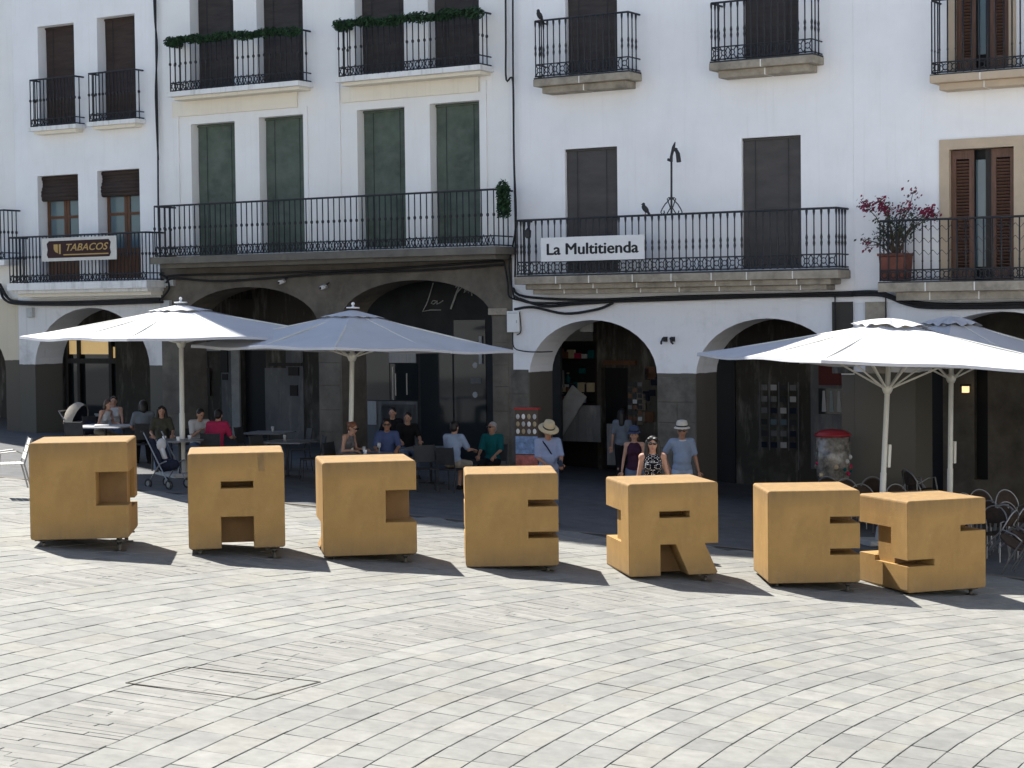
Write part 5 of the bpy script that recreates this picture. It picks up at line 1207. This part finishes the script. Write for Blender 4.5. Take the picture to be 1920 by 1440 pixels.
def person(label, pos, face, h=1.72, sit=False, lean=0, head=(0, 0), hands=None, feet=None, skin='skin', hair='hair_brown', hairstyle='short',
           top='white_shirt', sleeve=.5, bottom='denim', legs=1.0, glasses=None, hat=None, belly=0, strap=False, collar=None, female=False, seat=.47, top_len=1.0, shoes='shoe', held=None):
    k = h / 1.72; t = thing('person', label, 'person', placed(pos, math.radians(face)))
    V = lambda x, y, z: Vector((x, y, z)) * k
    pz = (seat + .11) / k if sit else .93
    l = math.radians(lean); ax = Vector((0, -math.sin(l), math.cos(l))); pel = V(0, 0, pz); up = lambda s: pel + ax * s * k
    Mt = Matrix.Rotation(l, 3, 'X'); fem = .9 if female else 1.0
    sh = [up(.475) + Vector((s * .168 * fem * k, .01 * k, 0)) for s in (-1, 1)]
    hip = [pel + Vector((s * .09 * k, 0, -.02 * k)) for s in (-1, 1)]
    hd = hands or ([(-.27, -.06, .80), (.27, -.06, .80)] if not sit else [(-.17, -.33, pz + .13), (.17, -.33, pz + .13)])
    ft = feet or ([(-.11, 0, .09), (.11, .02, .09)] if not sit else [(-.13, -.46, .09), (.13, -.44, .09)])
    arms = [ik(sh[i], Vector(hd[i]) * k, .285 * k, .25 * k, (.35 * (-1, 1)[i], .55, -.6)) for i in (0, 1)]
    lg = [ik(hip[i], Vector(ft[i]) * k, .43 * k, .41 * k, (0, -1, .25)) for i in (0, 1)]
    neck = up(.53); hy, hp = math.radians(head[0]), math.radians(head[1]) + l * .4
    hc = neck + Vector((0, -.02 * k, 0)) + Vector((math.sin(hy) * 0, -math.sin(hp), math.cos(hp))) * .135 * k
    Mh = Matrix.Rotation(hy, 3, 'Z') @ Matrix.Rotation(hp, 3, 'X'); HP = lambda x, y, z: hc + Mh @ (Vector((x, y, z)) * k)
    b = MB()
    b.ball(hc + Mh @ Vector((0, .008, .012)) * k, (.075 * k, .096 * k, .10 * k), 14, Mh); b.ball(HP(0, -.022, -.055), (.052 * k, .058 * k, .062 * k), 12, Mh)
    b.ball(HP(0, -.10, -.022), (.013 * k, .018 * k, .026 * k), 8, Mh); b.ball(HP(0, -.075, -.105), (.022 * k, .02 * k, .018 * k), 8, Mh)
    for s in (-1, 1): b.ball(HP(s * .078, .012, -.012), (.012 * k, .022 * k, .034 * k), 8, Mh)
    b.cap(neck - ax * .06 * k, .062 * k, hc - Vector((0, -.015 * k, .05 * k)), .052 * k, 10)
    tor = lambda g: [(up(.36), (.155 * fem * k + g, .105 * k + g, .19 * k), Mt), (up(.19) + Vector((0, -belly * .5 * k, 0)), ((.138 + belly * .4) * fem * k + g, (.10 + belly) * k + g, .18 * k), Mt)]
    pelv = lambda g: (up(.02), ((.155 + belly * .3) * k + g, (.115 + belly * .4) * k + g, .125 * k), Mt)
    for c, r_, M_ in tor(0) + [pelv(0)]: b.ball(c, r_, 12, M_)
    b.cap(sh[0], .062 * k, sh[1], .062 * k, 10)
    if female:
        for s in (-1, 1): b.ball(up(.34) + Mt @ Vector((s * .07, -.085, 0)) * k, (.062 * k, .055 * k, .06 * k), 10)
    ra, rl = (.044, .036, .026), (.078, .052, .036)
    if female: ra = (.039, .032, .023)
    for i in (0, 1):
        e, w_ = arms[i]; b.cap(sh[i], (ra[0] + .008) * k, e, ra[1] * k, 10); b.cap(e, (ra[1] + .003) * k, w_, ra[2] * k, 10)
        kn, an = lg[i]; b.cap(hip[i], rl[0] * k, kn, rl[1] * k, 10); b.cap(kn, (rl[1] + .004) * k, an, rl[2] * k, 10); b.ball(kn.lerp(an, .3) + Vector((0, .015, 0)), (.052 * k, .056 * k, .1 * k), 8)
        b.cap(an - Vector((0, -.03, .045)) * k, .036 * k, an + Vector((0, -.13, -.055)) * k, .028 * k, 8)
    x = MB()
    for i in (0, 1): e, w_ = arms[i]; hand(x, w_, (w_ - e) if not sit else ((w_ - e).normalized() + Vector((0, 0, -.25))), (-1, 1)[i])
    remesh(b, 'body', skin, t, .017 * k, 3, x)
    # clothes
    b = MB(); g = .016
    for c, r_, M_ in tor(g): b.ball(c, r_, 12, M_)
    if top_len > .5: c, r_, M_ = pelv(g + .004); b.ball(c + Vector((0, 0, .02)), r_, 12, M_)
    b.cap(sh[0], .066 * k + g * .6, sh[1], .066 * k + g * .6, 10) if sleeve > 0 else b.cap(sh[0].lerp(sh[1], .13), .052 * k + g * .5, sh[1].lerp(sh[0], .13), .052 * k + g * .5, 10)
    if female:
        for s in (-1, 1): b.ball(up(.34) + Mt @ Vector((s * .07, -.088, 0)) * k, (.066 * k, .06 * k, .064 * k), 10)
    for i in (0, 1):
        e, w_ = arms[i]
        if sleeve > 0: q = sh[i].lerp(e, min(sleeve * 2, 1)); b.tube([sh[i].lerp(e, -.05), sh[i].lerp(e, .3), q], [(ra[0] + .026) * k, (ra[0] + .024) * k, (ra[1] + .026) * k], 12)
        if sleeve > .55: b.cap(e, (ra[1] + .02) * k, e.lerp(w_, (sleeve - .5) * 2), (ra[2] + .02) * k, 10)
    remesh(b, 'shirt', top, t, .02 * k, 3)
    b = MB(); c, r_, M_ = pelv(.012); b.ball(c, r_, 12, M_)
    for i in (0, 1):
        kn, an = lg[i]; q = hip[i].lerp(kn, min(legs * 2, 1)); b.cap(hip[i], (rl[0] + .022) * k, q, (rl[1] + .026 if legs < .8 else rl[1] + .02) * k, 10)
        if legs > .5: b.cap(kn, (rl[1] + .02) * k, kn.lerp(an, (legs - .5) * 2), (rl[2] + .028) * k, 10)
    remesh(b, 'trousers', bottom, t, .022 * k, 2)
    for i in (0, 1):
        an = lg[i][1]; b = MB(); b.cap(an + Vector((0, .035, -.045)) * k, .042 * k, an + Vector((0, -.14, -.052)) * k, .036 * k, 10); b.box(an.x - .045 * k, an.x + .045 * k, an.y - .18 * k, an.y + .075 * k, an.z - .09 * k, an.z - .07 * k); b.build('shoe', shoes, t, True)
    # head details
    for s in (-1, 1):
        b = MB(); b.ball(HP(s * .032, -.088, .012), (.013 * k, .008 * k, .008 * k), 8, Mh); b.build('eye', 'eye', t, True)
    b = MB(); b.ball(HP(0, -.088, -.065), (.024 * k, .008 * k, .008 * k), 8, Mh); b.build('mouth', 'lip', t, True)
    b = MB()
    if hairstyle != 'bald':
        b.ball(HP(0, .022, .038), (.086 * k, .094 * k, .088 * k), 14, Mh); b.ball(HP(0, .05, -.02), (.078 * k, .066 * k, .075 * k), 12, Mh)
    if hairstyle == 'long':
        for s in (-1, 1): b.cap(HP(s * .072, .01, .03), .038 * k, HP(s * .10, .01, -.24), .048 * k, 10); b.ball(HP(s * .045, -.045, .075), (.045 * k, .045 * k, .03 * k), 8, Mh)
        b.cap(HP(0, .06, 0), .075 * k, HP(0, .075, -.22), .075 * k, 10)
    if hairstyle == 'bob':
        for s in (-1, 1): b.cap(HP(s * .065, .02, .02), .032 * k, HP(s * .07, .03, -.10), .034 * k, 8)
        b.cap(HP(0, .06, 0), .07 * k, HP(0, .07, -.10), .065 * k, 8)
    if hairstyle == 'bun': b.ball(HP(0, .12, .04), .045 * k, 10)
    if b.v: remesh(b, 'hair', hair, t, .013 * k, 2)
    if glasses:
        b = MB(); z = .014 if glasses == 'on' else .095; y = -.1 if glasses == 'on' else -.055
        for s in (-1, 1):
            b.ball(HP(s * .034, y, z), (.029 * k, .008 * k, .021 * k), 10, Mh); b.tube([HP(s * .062, y + .005, z + .005), HP(s * .08, .0, z + .006 if glasses == 'on' else .06)], .005 * k, 5)
        b.tube([HP(-.02, y - .002, z + .006), HP(.02, y - .002, z + .006)], .005 * k, 5); b.build('sunglasses', 'lens', t, True)
    if hat:
        m_, br, ch = hat; ho = link('hat', None, t); b = MB()
        prof = [(br, -.012), (br * .93, .0), (.115, .012), (.108, .03), (.104, .07), (.09, ch), (.05, ch + .012), (.02, ch + .006)]
        Mx = Matrix.Translation(HP(0, .005, .065)) @ (Mh @ Matrix.Rotation(math.radians(6), 3, 'X')).to_4x4() @ Matrix.Scale(k, 4)
        b.lathe(prof, 20, sx=.94, sy=1.06); b.build('crown', m_, ho, True, Mx)
        b = MB(); b.lathe([(.112, .016), (.109, .042)], 20, sx=.955, sy=1.075); b.build('hat_band', 'chair_dark' if m_ != 'blue_felt' else 'navy', ho, True, Mx)
    if strap:
        b = MB(); g2 = .03; pts = []
        for i in range(11):
            q = i / 10; p = (sh[0] + Vector((.05, 0, .05)) * k).lerp(up(.06) + Vector((.17, 0, 0)) * k, q); pts.append(p + Vector((0, -(.125 + belly * 1.0 * math.sin(math.pi * q)) * math.sin(math.pi * min(q * 1.1 + .06, 1)) * k, 0)))
        b.tube(pts, .014, 5); b.build('bag_strap', 'navy', t)
    if collar:
        b = MB(); n = 14; c = up(.515); b.tube([c + Vector((.075 * math.cos(2 * math.pi * i / n), .07 * math.sin(2 * math.pi * i / n) - .005, .012 * math.sin(2 * math.pi * i / n))) * k for i in range(n + 1)], .014, 6); b.build('collar', collar, t, True)
    t['hand_l'] = list(arms[0][1]); t['hand_r'] = list(arms[1][1]); return t
def clear_tmp(t):
    for q in ('hand_l', 'hand_r'):
        if q in t: del t[q]
# standing group in front of the white arches
hm = person('man in a straw hat and blue striped shirt looking down at his hands', gnd(1028, 33.5), 8, 1.76, hat=('straw', .19, .12), top='stripe_shirt', bottom='denim', belly=.05, strap=True, head=(10, 22), glasses='on', hands=[(-.10, -.30, 1.06), (.17, -.34, 1.05)], skin='skin_tan')
pw_ = person('dark-haired woman in a black dotted sleeveless top with sunglasses', gnd(1224, 30.7), -2, 1.88, hairstyle='long', hair='hair_black', top='dot_top', sleeve=0, bottom='denim', glasses='on', female=True, hands=[(-.25, -.1, .84), (.26, -.14, .90)])
person('man in a pale blue polo shirt, white hat and sunglasses behind the dotted-top woman', gnd(1279, 34.6), 10, 1.82, hat=('white_straw', .15, .11), top='polo_blue', sleeve=.42, bottom='sky_shirt', legs=.55, glasses='on', collar='white_shirt', head=(-14, 0), belly=.03, skin='skin_tan', hands=[(-.22, .06, .98), (.29, -.05, .86)], hairstyle='bald')
person('woman in a blue hat and purple sleeveless vest left of the dotted-top woman', gnd(1190, 35.2), -6, 1.63, hat=('blue_felt', .15, .11), top='purple_vest', sleeve=0, bottom='denim', female=True, hairstyle='bob', hair='hair_brown', hands=[(-.26, -.1, .80), (.24, -.06, .84)])
person('person in a grey T-shirt seen from behind in the shop doorway', gnd(1168, 40.3), 165, 1.66, top='grey_tee', sleeve=.45, bottom='dark_trousers', hairstyle='long', hair='hair_black', female=True)
# cup held by the woman in the dotted top
M_ = pw_.matrix_basis; p = M_ @ (Vector(pw_['hand_r']) + Vector((.02, -.07, -.03))); t = thing('drink_cup', 'pale blue drink cup in the hand of the woman in the dotted top', 'cup', Matrix.Translation(p))
b = MB(); b.lathe([(.028, -.06), (.038, .05)], 12); b.build('cup', mat('pale_blue_cup', (.35, .6, .68), .3), t, True); b = MB(); b.lathe([(.04, .051), (.036, .062), (.01, .066)], 12); b.build('lid', 'white_plastic', t, True)
M_ = hm.matrix_basis; p = M_ @ (Vector(hm['hand_r']) + Vector((-.03, -.10, .02))); t = thing('phone', 'dark phone in the hands of the straw hat man', 'phone', placed(p, .3, (-.8, 0))); b = MB(); b.slab(rect(-.037, .037, -.075, .075), [], -.005, .005, chamfer=.002); b.build('case', 'black', t); b = MB(); b.box(-.033, .033, -.0062, -.0055, -.068, .068); b.build('screen', 'lens', t)
def sitter(label, px, dep, face, chair=True, dy=0.06, **kw):
    p = gnd(px, dep); o = person(label, p, face, sit=True, **kw)
    if chair: put(DC, p + Matrix.Rotation(math.radians(face), 3, 'Z') @ Vector((0, dy, 0)), math.radians(face), 'dark chair under the ' + chair, DG)
    return o
TH_ = [(-.2, -.42, .78), (.2, -.42, .78)]
sitter('man in a pale blue shirt seated with his back turned beside a pier', 850, 37.8, 150, 'man in the pale blue shirt seen from behind', h=1.78, top='sky_shirt', sleeve=.45, bottom='beige_shorts', legs=.5, hair='hair_black', lean=6, hands=TH_)
sitter('seated person in a teal shirt against the pier', 924, 38.6, -20, 'teal shirt', top='teal_shirt', sleeve=.5, bottom='dark_trousers', hair='hair_grey', skin='skin_tan', glasses='on', head=(-20, -4))
sitter('seated man in a blue shirt and sunglasses behind the round table of drinks', 727, 38.0, 2, 'man in the blue shirt', top='blue_shirt', sleeve=.5, bottom='khaki', hair='hair_black', glasses='on', skin='skin_tan', hands=TH_, lean=6)
sitter('seated man in a black T-shirt against the pale panel', 765, 40.3, 12, 'man in black', top='black_shirt', sleeve=.45, bottom='denim', hair='hair_black', head=(-20, 5), hands=TH_, lean=4)
sitter('seated auburn-haired woman in a patterned tank top in profile', 642, 37.3, 62, 'auburn-haired woman', h=1.68, top='print_top', sleeve=0, bottom='khaki', hair='hair_red', hairstyle='bun', female=True, glasses='on', lean=22, hands=TH_, head=(0, 12))
sitter('person in a bright pink shirt seated with back turned', 406, 38.2, 168, 'pink shirt', top='pink_shirt', sleeve=.45, bottom='dark_trousers', hair='hair_black', lean=14, hands=TH_, head=(0, 10))
sitter('seated person in a white shirt reading beside the pink shirt', 372, 38.9, 30, 'white shirt beside the pink one', h=1.66, top='white_shirt', sleeve=.45, bottom='denim', hair='hair_black', lean=14, head=(10, 18), hands=[(-.08, -.38, .92), (.12, -.38, .92)])
sitter('woman in an olive top with long dark hair facing the camera at the round table', 305, 38.9, 12, 'woman in olive', h=1.66, top='olive_top', sleeve=.45, bottom='denim', hair='hair_black', hairstyle='long', female=True, lean=8, hands=TH_)
sitter('person in a dark grey T-shirt seated with back turned behind the C cube', 272, 40.0, 195, 'dark grey T-shirt', top='grey_tee', sleeve=.45, bottom='dark_trousers', hair='hair_black', hairstyle='bob', lean=8, hands=TH_)
sitter('seated woman in white with a pale headband beside the pram', 216, 41.8, 10, 'woman in white', h=1.62, top='white_shirt', sleeve=0, bottom='denim', hair='hair_brown', female=True, glasses='up', hands=TH_)
sitter('seated person in the shade at the left table, bare arms and white top', 190, 41.4, 60, 'white top by the pram', h=1.58, top='white_shirt', sleeve=0, bottom='khaki', hair='hair_brown', hairstyle='bob', female=True, lean=24, hands=TH_)
sitter('dim seated person behind the man in the blue shirt', 738, 41.6, -10, 'dim person behind', top='black_shirt', sleeve=.5, bottom='dark_trousers', hair='hair_black', hands=TH_)
for o in list(bpy.data.objects):
    if o.name.startswith('person'): clear_tmp(o)

# ================================================================== the other sides of the square, beside and behind the photographer
NUM = ['first', 'second', 'third', 'fourth', 'fifth', 'sixth']
def plain_house(M, w_, h_, label):
    t = thing('plaza_house', label, 'building', M, 'houses on the other sides of the square')
    holes = []; n = int(w_ / 3.2)
    for j in range(n):
        for z in (5.6, 9.2, 12.8):
            if z + 2.6 < h_: holes.append(rect(1.2 + j * 3.1, 2.2 + j * 3.1, z, z + 2.0))
        holes.append(rect(1.0 + j * 3.1, 2.5 + j * 3.1, .2, 3.0))
    b = MB(); b.slab(rect(0, w_ - .01, -6, h_), holes, 0, .4); b.build('wall', 'white', t)
    b = MB(); b.box(.05, w_ - .06, .405, 8, -6, h_ - .01); b.build('rooms', 'shop_dark', t)
    b = MB(); b.slab([(-.4, h_ + .02), (4, h_ + 1.3), (8.4, h_ + .02), (8.4, h_ + .1), (4, h_ + 1.4), (-.4, h_ + .1)], [], 0, w_ - .01); b.build('roof', 'terracotta', t, M=Matrix.Rotation(math.pi / 2, 4, 'Z') @ Matrix.Scale(-1, 4, (0, 1, 0)))
for i, (x0, w_, h_) in enumerate(((-45, 16, 16.0), (-29, 14, 14.5), (-15, 15, 17), (0, 13, 15.0), (13, 16, 16.5))):
    plain_house(Matrix.Translation((x0 + w_, -7.0, 0)) @ Matrix.Rotation(math.pi, 4, 'Z'), w_, h_, 'white house behind the photographer, %s from the left' % NUM[i])
for i, (y0, w_, h_) in enumerate(((-6, 13, 15), (7, 12, 16.5), (19, 12, 14))):
    plain_house(Matrix.Translation((24, y0 + w_, 0)) @ Matrix.Rotation(-math.pi / 2, 4, 'Z'), w_, h_, 'white house closing the right side of the square, %s from the photographer' % NUM[i])
